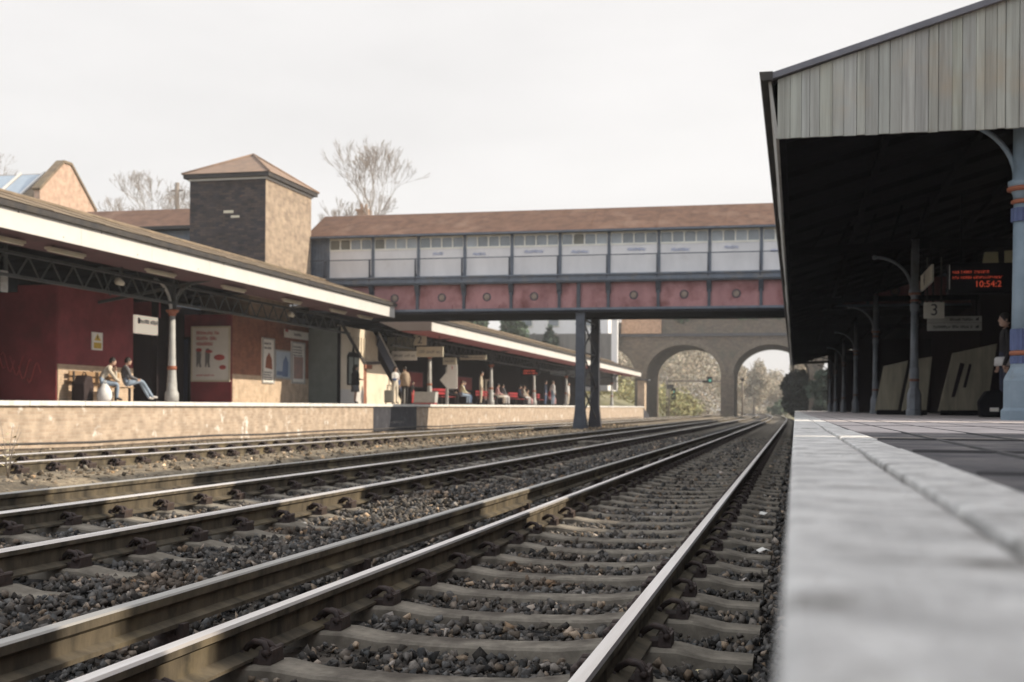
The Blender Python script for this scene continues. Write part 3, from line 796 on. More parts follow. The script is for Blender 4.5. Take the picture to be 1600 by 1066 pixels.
# ------------------------------------------------------------------ left platform canopies
def left_canopy(label, y0, y1, fz, cols, trim, dz):
    xf = -15.7
    t = thing('platform_canopy', (-18, (y0 + y1) / 2, 0), label, 'station canopy')
    b = MB()
    y = y0
    while y < y1 - .01:
        L = min(3.1, y1 - y)
        b.box(xf - .04, xf, y, y + L - .006, fz, fz + .44); y += L
    fa = b.build('fascia', WHITE, t)
    b = MB()
    y = y0 + .8
    while y < y1:
        b.box(xf, xf + .008, y, y + .03, fz + .38, fz + .42); b.box(xf, xf + .006, y + 1.6, y + 1.625, fz + .08, fz + .105); y += 3.1
    b.build('bolt', GUTTER, fa)
    b = MB(); b.box(xf - .08, xf + .1, y0, y1, fz + .44, fz + .56); b.box(xf - .1, xf + .03, y0, y1, fz + .56, fz + .59)
    b.build('gutter', GUTTER, t)
    b = MB(); b.prism([(xf + .06, fz + .59), (-18.6, fz + 1.52), (-25.5, fz + .9), (-25.5, fz + .8), (-18.6, fz + 1.40), (xf - .1, fz + .50)], 'y', y0, y1)
    x = 0
    y = y0
    while y < y1:
        b.beam((xf + .06, y, fz + .60), (-18.6, y, fz + 1.53), .05, .015); y += 2.05
    b.tube([(-18.6, y0, fz + 1.52), (-18.6, y1, fz + 1.52)], .07, 6)
    b.build('roof', FELT, t)
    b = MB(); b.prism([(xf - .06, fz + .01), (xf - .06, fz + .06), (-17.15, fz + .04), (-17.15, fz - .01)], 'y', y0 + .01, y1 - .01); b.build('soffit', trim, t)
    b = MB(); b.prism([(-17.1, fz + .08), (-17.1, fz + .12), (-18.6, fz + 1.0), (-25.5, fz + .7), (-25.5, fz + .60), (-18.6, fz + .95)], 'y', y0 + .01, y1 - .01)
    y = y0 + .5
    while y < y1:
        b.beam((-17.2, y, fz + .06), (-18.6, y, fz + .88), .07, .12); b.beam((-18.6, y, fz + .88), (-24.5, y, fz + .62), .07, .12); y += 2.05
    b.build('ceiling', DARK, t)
    # end board at the bridge end
    for ye, s in ((y0, -1), (y1, 1)):
        b = MB(); b.prism([(xf - .02, fz + .02), (xf - .02, fz + .52), (-18.6, fz + 1.40), (-18.6, fz + .6), (-17.2, fz + .02)], 'y', ye - .03, ye + .03)
        b.build('end_board', SLATE if s > 0 else WHITE, t)
    # lattice girder along the columns
    zl, zu = fz - .62, fz - .10
    b = MB(); xl = -17.6
    b.box(xl - .05, xl + .05, y0 + .1, y1 - .1, zl - .04, zl + .03); b.box(xl - .05, xl + .05, y0 + .1, y1 - .1, zu - .03, zu + .04)
    y = y0 + .2
    while y < y1 - 1.0:
        b.beam((xl + .012, y, zl), (xl + .012, y + .46, zu), .018, .05); b.beam((xl - .012, y + .46, zu), (xl - .012, y + .92, zl), .018, .05); y += .92
    b.build('lattice_girder', TRUSS, t)
    for yc in cols:                                # cross girders from wall to eave
        b = MB()
        b.beam((-15.9, yc, fz + .12), (-20.0, yc, zl + .05), .06, .09); b.beam((-15.9, yc, fz + .2), (-20.0, yc, fz + .44), .06, .07)
        for q in range(7): b.beam((-16.3 - .55 * q, yc, fz + .1 - .08 * q), (-16.6 - .55 * q, yc, fz + .26 + .04 * q), .02, .04)
        b.build('cross_girder', TRUSS, t)
    zc = zl - .38
    for yc in cols:
        pb_ = pz(yc)
        b = MB(); b.lathe(xl, yc, [(.20, pb_), (.20, pb_ + .25), (.155, pb_ + .34), (.135, pb_ + .62), (.115, pb_ + .95), (.10, 1.6), (.085, zc)], 16)
        c = b.build('column', PALEIRON, t)
        b = MB(); b.lathe(xl, yc, [(.085, zc), (.11, zc + .03), (.10, zc + .06), (.19, zc + .14), (.19, zc + .18), (.10, zc + .2)], 16); b.build('capital', ORANGE, c)
        b = MB(); b.lathe(xl, yc, [(.12, pb_ + .93), (.14, pb_ + .96), (.14, pb_ + 1.02), (.12, pb_ + 1.05)], 16)
        b.build('ring', ORANGE, c)
        b = MB(); b.box(xl - .07, xl + .07, yc - .07, yc + .07, zc + .18, zu + .3); b.build('stub_post', TRUSS, c)
        for s in (-1, 1):
            b = MB(); pts = []
            for k in range(11):
                a = k / 10 * math.pi / 2
                pts.append((xl, yc + s * (.09 + .95 * (1 - math.cos(a))), zc + .18 + .78 * math.sin(a)))
            b.tube(pts, [.05 - .0015 * k for k in range(11)], 8)
            b.build('bracket', PALEIRON if dz == 0 else TRUSS, c)
        b = MB(); pts = []
        for k in range(11):
            a = k / 10 * math.pi / 2
            pts.append((xl + (.09 + 1.0 * (1 - math.cos(a))), yc, zc + .18 + .85 * math.sin(a)))
        b.tube(pts, .035, 8); b.build('bracket', TRUSS, c)
    return t
left_canopy('near platform canopy with a long white fascia, in front of the brick tower', 9.0, 46.55, 3.60, (19.8, 32.1), DARKR, 0)
left_canopy('farther platform canopy with white fascia and bright red soffit, beyond the footbridge', 51.7, 127.0, 3.40, (57.6, 70.1, 82.3, 94.5, 106.8, 119.0), RED, 1)

# tube lamps hung under the near canopy
first = None
TL = [22.6, 24.9, 29.2, 33.5, 37.8, 42.0, 44.9]
TLAB = ['farthest from the footbridge', 'beside the boxed navy screen', 'above the yellow warning notice', 'just past the first iron column',
        'above the pale poster', 'above the three posters', 'nearest the footbridge']
for k, y in enumerate(TL):
    t = thing('tube_lamp', (-16.35, y, 3.5), 'slim cream tube lamp under the near canopy, ' + TLAB[k], 'lamp', 'tube lamps under the near canopy')
    b = MB(); b.box(-16.42, -16.28, y - .72, y + .72, 3.50, 3.55); b.build('tray', TUBE, t)
    b = MB(); b.tube([(-16.35, y - .7, 3.475), (-16.35, y + .7, 3.475)], .028, 8); b.build('tube', TUBE, t)
    b = MB(); b.box(-16.36, -16.34, y - .5, y - .48, 3.55, 3.85); b.box(-16.36, -16.34, y + .48, y + .5, 3.55, 3.85); b.build('hanger', GUTTER, t)

# ------------------------------------------------------------------ station building on the left platform
sb = thing('station_building', (-22, 36, .1), 'long low station building with maroon and buff walls under the near canopy', 'station building')
def wall(name, m, x0, x1, y0, y1, z0, z1):
    b = MB(); b.box(x0, x1, y0, y1, z0, z1); return b.build(name, m, sb)
ZT = 3.35
wall('wall', MAROON, -25.4, -20.0, 30.1, 34.05, .95 + .2, ZT)          # first block, maroon upper part
wall('wall', MAROON, -25.38, -20.02, 30.06, 30.099, .03, ZT)            # its shaded end, maroon to the ground
wall('dado', BUFF, -25.4, -19.985, 30.1, 34.05, 0, 1.15)
b = MB()
for k in range(5): b.tube([(-20.5 - .28 * k - .06 * t, 30.052, .9 + .1 * k + .28 * math.sin(t * .8 + k)) for t in range(8)], .012, 5)
b.build('graffiti', INKRED, sb)
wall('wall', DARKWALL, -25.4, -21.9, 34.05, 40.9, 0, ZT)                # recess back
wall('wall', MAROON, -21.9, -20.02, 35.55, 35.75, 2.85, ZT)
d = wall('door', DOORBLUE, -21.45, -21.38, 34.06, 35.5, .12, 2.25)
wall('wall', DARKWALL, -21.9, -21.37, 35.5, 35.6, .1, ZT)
b = MB(); b.box(-20.2, -20.0, 35.5, 35.62, .1, ZT); b.build('door_frame', DARKWALL, d)
b = MB(); b.box(-21.379, -21.35, 35.3, 35.34, 1.05, 1.25); b.build('handle', PALEIRON, d)
# second block: shaded end with navy door, sunlit long side
wall('wall', MAROON, -25.4, -20.02, 40.86, 40.899, .03, ZT)
wall('wall', REDBRICK, -25.4, -20.0, 40.9, 48.0, 1.18, ZT)
wall('dado', BUFF, -25.4, -19.985, 40.9, 48.0, 0, 1.18)
d = wall('door', DOORBLUE, -22.75, -21.72, 40.80, 40.859, .1, 2.45)
b = MB(); b.box(-22.83, -22.75, 40.79, 40.858, .1, 2.53); b.box(-21.72, -21.64, 40.79, 40.858, .1, 2.53); b.box(-22.75, -21.72, 40.79, 40.858, 2.45, 2.53); b.build('door_frame', DARKWALL, d)
b = MB(); b.box(-22.45, -22.1, 40.785, 40.80, 1.62, 1.82); pl = b.build('door_plate', SIGNW, d)
# dark back of the platform all along
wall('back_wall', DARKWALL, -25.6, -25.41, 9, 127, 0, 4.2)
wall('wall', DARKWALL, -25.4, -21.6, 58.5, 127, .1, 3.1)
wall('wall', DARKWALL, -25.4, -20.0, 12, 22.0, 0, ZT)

# daylight gap at the far left under the canopy, painted as a cream strip
b = MB(); b.box(-24.4, -21.2, 32.0, 32.06, 3.36, 3.50); b.build('clerestory', SIGNY, sb)

# stair block at the bridge end
sx = -18.65
st = thing('stair_block', (sx - 1, 51, .1), 'cream footbridge stair enclosure with a dark sloping handrail, between the two canopies', 'staircase')
b = MB(); b.box(sx - 1.4, sx - .05, 48.0, 48.06, .12, 3.3); b.build('end_panel', SLATE, st)
b = MB(); b.box(sx - .05, sx + .06, 47.98, 48.10, .1, 3.4); b.build('corner_post', BLACK, st)
b = MB(); b.prism([(48.1, .75), (51.05, .75), (51.05, 1.95), (48.4, 3.45), (48.1, 3.45)], 'x', sx - .1, sx); b.build('wall', CREAM, st)
b = MB(); b.prism([(48.1, .1), (51.05, .1), (51.05, .75), (48.1, .75)], 'x', sx - .1, sx + .012); b.build('plinth', WHITE, st)
b = MB(); b.beam((sx + .02, 48.3, 3.5), (sx + .02, 51.15, 1.93), .06, .16); b.beam((sx + .02, 51.1, 1.95), (sx + .02, 53.2, 2.05), .06, .14); b.build('stringer', GUTTER, st)
b = MB(); b.prism([(48.9, 3.4), (51.2, 2.1), (53.2, 2.1), (53.2, 3.1), (52.5, 3.45), (48.9, 3.45)], 'x', sx - .16, sx - .1)
y = 49.3
while y < 53.1: b.box(sx - .1, sx - .06, y, y + .06, max(2.14, 3.4 - (y - 48.9) * .565), 3.08); y += .33
b.build('slat_panel', CREAM, st)
b = MB(); b.box(sx - .12, sx - .02, 51.06, 51.5, .1, 1.95); b.box(sx - .02, sx + .06, 51.06, 52.0, 1.72, 1.9); b.build('brick_pier', REDBRICK, st)
b = MB(); b.prism([(51.6, .1), (56.7, .1), (56.7, .35), (53.4, 2.15), (51.6, 2.15)], 'x', sx - 1.5, sx - .12); b.build('flight', CREAM, st)
b = MB(); b.beam((sx, 52.9, 3.1), (sx, 56.7, .85), .05, .55); b.build('handrail_panel', mat('navy parapet', (.035, .05, .09), (.025, .035, .065), 3, .5), st)
b = MB(); b.beam((sx + .05, 52.9, 3.42), (sx + .05, 56.75, 1.15), .05, .07); b.tube([(sx + .05, 56.7, .15), (sx + .05, 56.7, 1.2)], .035, 8); b.tube([(sx + .05, 56.35, .3), (sx + .05, 56.35, 1.35)], .03, 8); b.build('handrail', PALEIRON, st)

# arch topped notice case on the stair wall
t = thing('notice_case', (sx, 49.6, 1.1), 'dark arch topped double notice case on the cream stair wall', 'notice case')
b = MB(); b.prism([(49.0, .95), (50.35, .95), (50.35, 2.2), (50.1, 2.35), (49.78, 2.38), (49.68, 2.65), (49.58, 2.38), (49.2, 2.35), (49.0, 2.2)], 'x', sx + .002, sx + .05); b.build('frame', BLACK, t)
b = MB(); b.box(sx + .05, sx + .06, 49.08, 49.6, 1.0, 2.15); b.box(sx + .05, sx + .06, 49.74, 50.27, 1.0, 2.15); b.build('pane', SLATE, t)

# ------------------------------------------------------------------ posters and signs on the left platform
def board(name, label, cat, x, y0, y1, z0, z1, face=SIGNW, frame=PALEIRON, group=None):
    t = thing(name, (x, (y0 + y1) / 2, z0), label, cat, group)
    b = MB(); b.box(x - .03, x + .02, y0, y1, z0, z1); b.build('board', face, t)
    if frame:
        b = MB()
        b.box(x + .02, x + .045, y0, y1, z0, z0 + .06); b.box(x + .02, x + .045, y0, y1, z1 - .06, z1)
        b.box(x + .02, x + .045, y0, y0 + .06, z0 + .06, z1 - .06); b.box(x + .02, x + .045, y1 - .06, y1, z0 + .06, z1 - .06)
        b.build('frame', frame, t)
    return t
# large pale poster on the shaded end of the second block (faces the viewer)
t = thing('poster', (-21.2, 40.83, .8), 'large pale poster with red lettering and small red figures, on the shaded maroon end wall', 'poster')
b = MB(); b.box(-21.55, -20.12, 40.82, 40.855, .95, 2.86); b.build('board', SIGNW, t)
b = MB(); b.box(-21.61, -20.06, 40.80, 40.855, .89, .95); b.box(-21.61, -20.06, 40.80, 40.855, 2.86, 2.92); b.box(-21.61, -21.55, 40.80, 40.855, .95, 2.86); b.box(-20.12, -20.06, 40.80, 40.855, .95, 2.86); b.build('frame', SIGNY, t)
b = MB()
words(b, -21.4, -20.5, 2.62, .13, '-y', 40.82, 1); words(b, -21.4, -20.55, 2.42, .13, '-y', 40.82, 1); words(b, -21.4, -20.75, 2.22, .13, '-y', 40.82, 1)
words(b, -21.4, -20.7, 1.1, .06, '-y', 40.82, 1)
b.build('lettering', INKRED, t)
b = MB()
for cx, s in ((-21.3, 1.0), (-20.95, .9)):
    b.sphere((cx, 40.815, 2.02), .10 * s, 0, 10, 6, (1, .08, 1)); b.prism([(cx - .1, 1.98), (cx + .1, 1.92), (cx + .07, 1.62), (cx + .1, 1.42), (cx + .02, 1.42), (cx, 1.6), (cx - .06, 1.42), (cx - .1, 1.45)], 'y', 40.814, 40.8195)
b.build('figure', INKGREY, t)
b = MB(); b.sphere((-20.48, 40.815, 1.78), .22, 0, 12, 6, (1, .03, .5)); b.sphere((-20.35, 40.815, 1.42), .14, 0, 12, 6, (1, .04, .6)); b.sphere((-21.3, 40.812, 2.05), .12, 0, 10, 6, (1, .06, .6)); b.sphere((-20.9, 40.812, 2.0), .15, 0, 10, 6, (1, .05, .4))
b.build('figure', INKRED, t)

t = board('poster', group='framed posters on the brick wall', label='tall left hand timetable poster with an orange picture, on the red brick wall', cat='poster', x=-19.97, y0=43.35, y1=44.45, z0=.9, z1=2.66, face=SIGNW)
b = MB(); words(b, 43.5, 44.3, 2.4, .09, '+x', -19.95, 2); words(b, 43.5, 44.3, 1.3, .05, '+x', -19.95, 4); b.build('lettering', INKGREY, t)
b = MB(); b.prism([(43.6, 1.5), (44.25, 1.45), (44.2, 1.85), (43.95, 2.1), (43.7, 1.9)], 'x', -19.95, -19.944); b.build('picture', ORANGE, t)
t = board('poster', group='framed posters on the brick wall', label='short middle poster with a blue grey picture, between two tall framed posters', cat='poster', x=-19.97, y0=44.52, y1=46.05, z0=1.1, z1=2.25, face=mat('poster sky', (.42, .48, .54), (.32, .39, .47), 1.3), frame=PALEIRON)
b = MB(); b.prism([(45.2, 1.2), (45.75, 1.2), (45.8, 1.75), (45.55, 2.05), (45.3, 1.8)], 'x', -19.95, -19.944); b.box(-19.95, -19.943, 44.7, 45.6, 1.25, 1.4); b.build('picture', INKBLUE, t)
t = board('poster', group='framed posters on the brick wall', label='tall right hand timetable poster with reddish picture and grey print, nearest the grey panel', cat='poster', x=-19.97, y0=46.15, y1=47.5, z0=.95, z1=2.66, face=SIGNW)
b = MB(); words(b, 46.3, 47.3, 2.42, .06, '+x', -19.95, 4); b.build('lettering', INKGREY, t)
b = MB(); b.box(-19.95, -19.944, 46.35, 47.3, 1.15, 2.05); b.build('picture', mat('dull pink print', (.42, .26, .22), (.28, .22, .2), 4), t)
t = board('station_sign', 'long white station name sign with a red corner, hanging above the posters', 'sign', -19.9, 45.3, 47.7, 2.78, 3.1, SIGNW, None)
b = MB(); words(b, 46.2, 46.95, 2.89, .11, '+x', -19.88, 1); b.build('lettering', INKGREY, t)
b = MB(); b.box(-19.88, -19.874, 45.3, 45.6, 3.0, 3.1); b.build('corner_mark', INKRED, t)
t = board('warning_notice', 'small white warning notice with yellow triangle on the maroon wall', 'notice', -19.985, 31.75, 32.3, 1.62, 2.14, SIGNW, None)
b = MB(); b.prism([(31.85, 1.9), (32.2, 1.9), (32.025, 2.1)], 'x', -19.965, -19.96); b.box(-19.965, -19.96, 31.83, 32.22, 1.67, 1.84); b.build('symbol', YELLOW, t)
b = MB(); b.box(-19.96, -19.957, 32.0, 32.05, 1.95, 2.04); b.build('symbol', INK, t)
# sign over the doorway
t = thing('doorway_sign', (-19.95, 34.8, 2.3), 'boxy white sign with dark lettering over the dark doorway', 'sign')
b = MB(); b.box(-20.08, -19.94, 34.08, 35.45, 2.26, 2.82); b.build('board', mat('glowing sign face', (.80, .72, .60), (.76, .68, .56), 3, .5, emit=.42), t)  # emission added to bring the face up to a sunlit brightness
b = MB(); words(b, 34.25, 35.4, 2.58, .13, '+x', -19.94, 1); b.box(-19.94, -19.934, 34.22, 34.34, 2.56, 2.74); b.build('lettering', INK, t)

def hung_sign(label, x, y, w, z0, z1, txt=None, m=SIGNW, name='hanging_sign', cat='sign', top=3.3, ink=INK, size=None):
    t = thing(name, (x, y, z0), label, cat, 'hanging platform signs')
    b = MB(); b.box(x - w / 2, x + w / 2, y - .05, y + .05, z0, z1); b.build('board', m, t)
    b = MB()
    for s in (-.35, .35): b.box(x + s * w - .015, x + s * w + .015, y - .015, y + .015, z1, top)
    b.build('hanger', GUTTER, t)
    if txt:
        textmesh('lettering', txt, size or (z1 - z0) * .9, (x, y - .054, z0 + (z1 - z0) * .18), '-y', ink, t, .003, 'CENTER')
    else:
        b = MB(); h = (z1 - z0) * .3; words(b, x - w * .42, x + w * .42, z0 + (z1 - z0) * .36, h, '-y', y - .05, 1); b.build('lettering', INKGREY, t)
    return t
hung_sign('square cream sign with a black number 2, beyond the footbridge', -17.35, 55.2, .62, 2.95, 3.45, '2', SIGNY, 'platform_number_sign', size=.52, top=3.75)
t = hung_sign('wide cream direction sign under the number 2 sign', -16.85, 55.2, 1.30, 2.40, 2.88, None, SIGNY, top=3.4)
hung_sign('white lit sign with dark lettering under the canopy by the stairs', -18.25, 55.6, 1.25, 2.26, 2.7, None, SIGNW, top=3.4)
hung_sign('greenish cream board above the lit sign by the stairs', -18.6, 56.1, 1.35, 2.75, 3.4, None, mat('dull olive board', (.30, .29, .22), (.24, .23, .17), 2), top=3.6)
hung_sign('small cream hanging sign far along the left platform, left of the long one', -17.6, 61.2, .72, 2.25, 2.62, None, SIGNY)
hung_sign('long thin cream hanging sign far along the left platform', -17.3, 64.8, 1.5, 2.65, 2.9, None, SIGNY)
# small red departure display far along the platform
t = thing('departure_display', (-16.6, 76, 2.3), 'red lettered departure display far along the left platform', 'display')
b = MB(); b.box(-17.1, -15.95, 76, 76.3, 2.1, 2.55); b.build('casing', BLACK, t)
b = MB(); words(b, -16.95, -16.2, 2.36, .1, '-y', 76, 1); words(b, -16.95, -16.1, 2.2, .1, '-y', 76, 1); b.build('lettering', LEDRED, t)
# notice board post with diamond sign
t = thing('notice_post', (-16.8, 58.4, .15), 'white sheet and diamond sign on a pale post, right of the white column', 'notice post')
b = MB(); b.box(-16.99, -16.87, 58.36, 58.46, .1, 2.05); b.build('post', PALEIRON, t)
b = MB(); b.box(-16.9, -16.38, 58.31, 58.35, .95, 2.15); b.build('sheet', SIGNW, t)
b = MB(); b.prism([(-17.28, 1.38), (-16.93, 1.0), (-16.87, 1.38), (-16.93, 1.78)], 'y', 58.30, 58.355); b.build('diamond', SIGNW, t)
b = MB(); b.box(-16.66, -16.62, 58.305, 58.31, 1.9, 2.08); b.build('mark', INKRED, t)

for y0, y1, m, lab in ((66.2, 69.2, RED, 'wide red board on the dark back wall behind the standing man in beige'), (76.0, 80.5, RED, 'wide red board on the dark back wall behind the third red bench'),
                       (59.6, 61.2, mat('dull blue machine', (.06, .10, .16), (.045, .075, .12), 2, .4), 'dull blue machine front on the dark back wall by the notice post'), (84.0, 86.5, CREAM, 'pale cream board on the dark back wall beyond the red display')):
    t = board('wall_board', lab, 'board', -21.57, y0, y1, 1.15 if m is not CREAM else .5, 2.1, m, GUTTER, 'boards on the dark back wall')
# monitors at the left edge
t = thing('platform_monitor', (-18, 25, 2.7), 'boxed navy screen in a pale frame, hanging under the near canopy', 'monitor')
b = MB(); b.box(-18.5, -17.95, 24.75, 25.4, 2.66, 3.10); b.build('casing', BLACK, t)
b = MB(); b.box(-18.46, -18.08, 24.735, 24.75, 2.7, 3.06); b.build('screen', mat('navy screen', (.02, .028, .075), (.015, .02, .05), 3, .2), t)
b = MB(); b.box(-18.03, -17.96, 24.72, 24.75, 2.62, 3.12); b.box(-18.5, -17.96, 24.72, 24.75, 2.62, 2.66); b.box(-17.95, -17.93, 24.75, 25.0, 2.62, 3.12); b.build('frame', PALEIRON, t)
b = MB(); b.tube([(-18.0, 25.0, 3.1), (-18.0, 25.0, 4.1)], .05, 8); b.build('hanger', TRUSS, t)

# loudspeaker bracket lamps in the roof
for k, (y, lab) in enumerate(((28.3, 'small cream loudspeaker hung in the roof girders near the maroon wall'), (39.3, 'small cream loudspeaker hung in the roof girders above the pale poster'))):
    t = thing('loudspeaker', (-17.0, y, 3.2), lab, 'loudspeaker')
    b = MB(); b.tube([(-17.0, y - .12, 3.2), (-17.0, y + .12, 3.16)], [.10, .06], 12); b.build('horn', TUBE, t)
    b = MB(); b.box(-17.02, -16.98, y + .05, y + .09, 3.2, 3.75); b.build('bracket', GUTTER, t)

# benches and bags
def bench(label, x, y, L, m, rot=0.0, zb=None, group=None):
    z = pz(y) if zb is None else zb
    t = thing('bench', (x, y, z), label, 'bench', group, rot)
    LOC[t] = Vector((0, 0, 0))
    b = MB()
    for q in range(3): b.box(-.05 - .15 * q - .0, .07 - .15 * q, -L / 2, L / 2, .41, .44)
    b.build('seat', m, t)
    b = MB()
    for q in range(2): b.box(-.46, -.43, -L / 2, L / 2, .55 + .18 * q, .68 + .18 * q)
    b.build('backrest', m, t)
    for s in (-1, 1):
        b = MB(); b.box(.0, .06, s * (L / 2 - .2) - .03, s * (L / 2 - .2) + .03, 0, .41); b.box(-.46, -.40, s * (L / 2 - .2) - .03, s * (L / 2 - .2) + .03, 0, .86); b.build('leg', GUTTER, t)
    return t
bench('wooden bench with two people waiting against the maroon wall', -19.4, 31.7, 2.6, mat('bench timber', (.34, .22, .12), (.26, .16, .09), 3, .7, stretch=(3, .4, 3)))
benchred = mat('red bench paint', (.36, .03, .035), (.28, .025, .03), 3, .5)
BEN = [(63.0, 'left of the standing man in beige'), (72.0, 'just right of the second far column'), (80.5, 'by the third far column'), (88.0, 'farthest along, near the bridge trestle')]
for y, l in BEN: bench('red bench far along the left platform, ' + l, -18.2, y, 3.0, benchred, group='red benches on the far platform')

t = thing('backpack', (-19.3, 30.5, pz(31)), 'dark upright holdall standing at the left end of the bench', 'bag')
b = MB(); b.prism([(30.25, pz(31)), (30.70, pz(31)), (30.73, .55), (30.63, .82), (30.37, .84), (30.23, .6)], 'x', -19.6, -19.25); b.build('bag', mat('dark bag cloth', (.035, .022, .022), rough=.8), t, bevel=.04)
b = MB(); b.tube([(-19.42, 30.4, .83), (-19.42, 30.45, .92), (-19.42, 30.55, .92), (-19.42, 30.6, .83)], .015, 6); b.build('handle', BLACK, t)
t = thing('shopping_bag', (-18.9, 30.6, pz(32)), 'white plastic shopping bag on the platform at the feet of the seated woman', 'bag')
b = MB(); z0 = pz(32); b.lathe(-18.85, 30.6, [(.16, z0), (.21, z0 + .1), (.2, z0 + .28), (.13, z0 + .42), (.07, z0 + .5)], 10); b.build('bag', mat('white plastic', (.78, .77, .76), rough=.5), t)
b = MB(); b.tube([(-18.85, 30.55, z0 + .48), (-18.85, 30.57, z0 + .6), (-18.85, 30.65, z0 + .6), (-18.85, 30.67, z0 + .48)], .012, 6); b.build('handle', WHITE, t)
t = thing('suitcase', (-17.4, 49.6, pz(50)), 'cream suitcase standing beside the couple at the foot of the stairs', 'suitcase')
b = MB(); z0 = pz(50); b.box(-17.3, -16.9, 49.9, 50.15, z0 + .06, z0 + .60); b.build('body', mat('cream shell', (.62, .54, .40), (.56, .48, .35), 3), t, bevel=.05)
b = MB(); b.box(-17.2, -17.17, 50.0, 50.03, z0 + .59, z0 + .8); b.box(-17.03, -17.0, 50.0, 50.03, z0 + .59, z0 + .8); b.box(-17.2, -17.0, 50.0, 50.03, z0 + .8, z0 + .83); b.build('handle', BLACK, t)
b = MB()
for s in (-17.25, -16.95): b.tube([(s - .02, 50.02, z0 + .04), (s + .02, 50.02, z0 + .04)], .04, 8)
b.build('wheel', BLACK, t)
t = thing('litter_bin', (-17.7, 56.9, pz(57)), 'low pale grey bin with a red foot beside the stair handrail', 'bin')
z0 = pz(57)
b = MB(); b.prism([(-18.3, z0 + .08), (-17.15, z0 + .08), (-17.1, z0 + .62), (-18.35, z0 + .62)], 'y', 57.0, 57.5); b.build('body', PALEIRON, t, bevel=.02)
b = MB(); b.box(-18.3, -17.15, 56.99, 57.4, z0, z0 + .079); b.build('foot', benchred, t)

# ------------------------------------------------------------------ right platform canopy
GX0, GY = -.30, 13.1
RIDX, RIDZ, EAZ = 6.6, 5.52, 3.48
def roof_z(x): return EAZ + (x - GX0) * .302 if x < RIDX else RIDZ + (RIDX - x) * .302
YE = 96.0
rc = thing('platform_canopy', (6, 50, 0), 'dark platform canopy on the right with a weathered plank gable and iron columns', 'station canopy')
b = MB(); x = -.20; k = 0
while x < 13.2:
    w = rng.choice((.085, .10, .115, .13)); xe = x + w - rng.choice((.0008, .0008, .001, .004))
    d = rng.uniform(0, .004); tn = rng.uniform(.88, 1.08)
    if rng.random() < .12: tn *= .88
    b.add([], [])
    zl = 2.86 + rng.uniform(-.008, .004) + (x * .004); z1, z2 = roof_z(x) - .03, roof_z(xe) - .03
    bev = rng.choice((.0015, .0015, .002, .005))
    b.add([(x, GY + .03, zl), (xe, GY + .03, zl), (xe, GY + .03, z2), (x, GY + .03, z1), (x + bev, GY - d, zl), (xe - bev, GY - d, zl), (xe - bev, GY - d, z2), (x + bev, GY - d, z1)],
          [(0, 1, 2, 3), (7, 6, 5, 4), (0, 4, 5, 1), (1, 5, 6, 2), (2, 6, 7, 3), (3, 7, 4, 0)], 0, tone=(tn, tn * rng.uniform(.985, 1.01), tn * rng.uniform(.95, 1.03)))
    x += w
b.build('gable_boards', CANWOOD, rc, tone=True)
b = MB(); b.prism([(GX0 - .02, EAZ - .02), (GX0 - .02, EAZ + .045), (RIDX, RIDZ + .045), (13.5, roof_z(13.5) + .045), (13.5, roof_z(13.5) - .02), (RIDX, RIDZ - .02)], 'y', GY - .06, GY + .05)
b.build('verge_trim', mat('lead grey trim', (.17, .17, .19), (.12, .12, .135), 4, .6), rc)
b = MB(); b.prism([(GX0, EAZ), (GX0, EAZ + .035), (RIDX, RIDZ + .035), (13.5, roof_z(13.5) + .035), (13.5, roof_z(13.5)), (RIDX, RIDZ)], 'y', GY + .051, YE)
rfo = b.build('roof', GUTTER, rc)
b = MB(); y = GY + 1.2
while y < YE:
    b.beam((GX0 + .15, y, EAZ - .03), (RIDX, y, RIDZ - .08), .07, .14); b.beam((RIDX, y, RIDZ - .08), (13.3, y, roof_z(13.3) - .08), .07, .14); y += 2.0
for xx in (1.2, 2.7, 4.2, 5.7): b.box(xx - .04, xx + .04, GY + .1, YE, roof_z(xx) - .22, roof_z(xx) - .10)
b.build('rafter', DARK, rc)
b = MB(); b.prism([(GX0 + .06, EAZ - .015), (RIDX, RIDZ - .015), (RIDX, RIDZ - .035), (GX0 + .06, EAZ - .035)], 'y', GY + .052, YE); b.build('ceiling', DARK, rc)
b = MB(); y = GY
while y < YE:                                # valance boards along the track, a little warped
    o_ = rng.uniform(-.012, .012)
    b.prism([(GX0 + o_, EAZ - .02), (GX0 + .03 + o_, EAZ - .02), (GX0 + .115 + o_ * .5, 2.86 + rng.uniform(-.02, .02)), (GX0 + .085 + o_ * .5, 2.86)], 'y', y, y + 3.06); y += 3.08
b.build('valance', mat('valance paint', (.36, .35, .32), (.26, .25, .23), 2, .8), rc)
b = MB(); b.prism([(GX0 - .07, EAZ - .02), (GX0 + .05, EAZ - .02), (GX0 + .05, EAZ + .07), (GX0 - .09, EAZ + .07)], 'y', GY - .08, YE); b.build('gutter', GUTTER, rc)
b = MB()
for xx in (GX0 + .13,): b.box(xx, xx + .05, GY + .08, YE, 2.9, 3.38)
b.build('valance_back', DARK, rc)

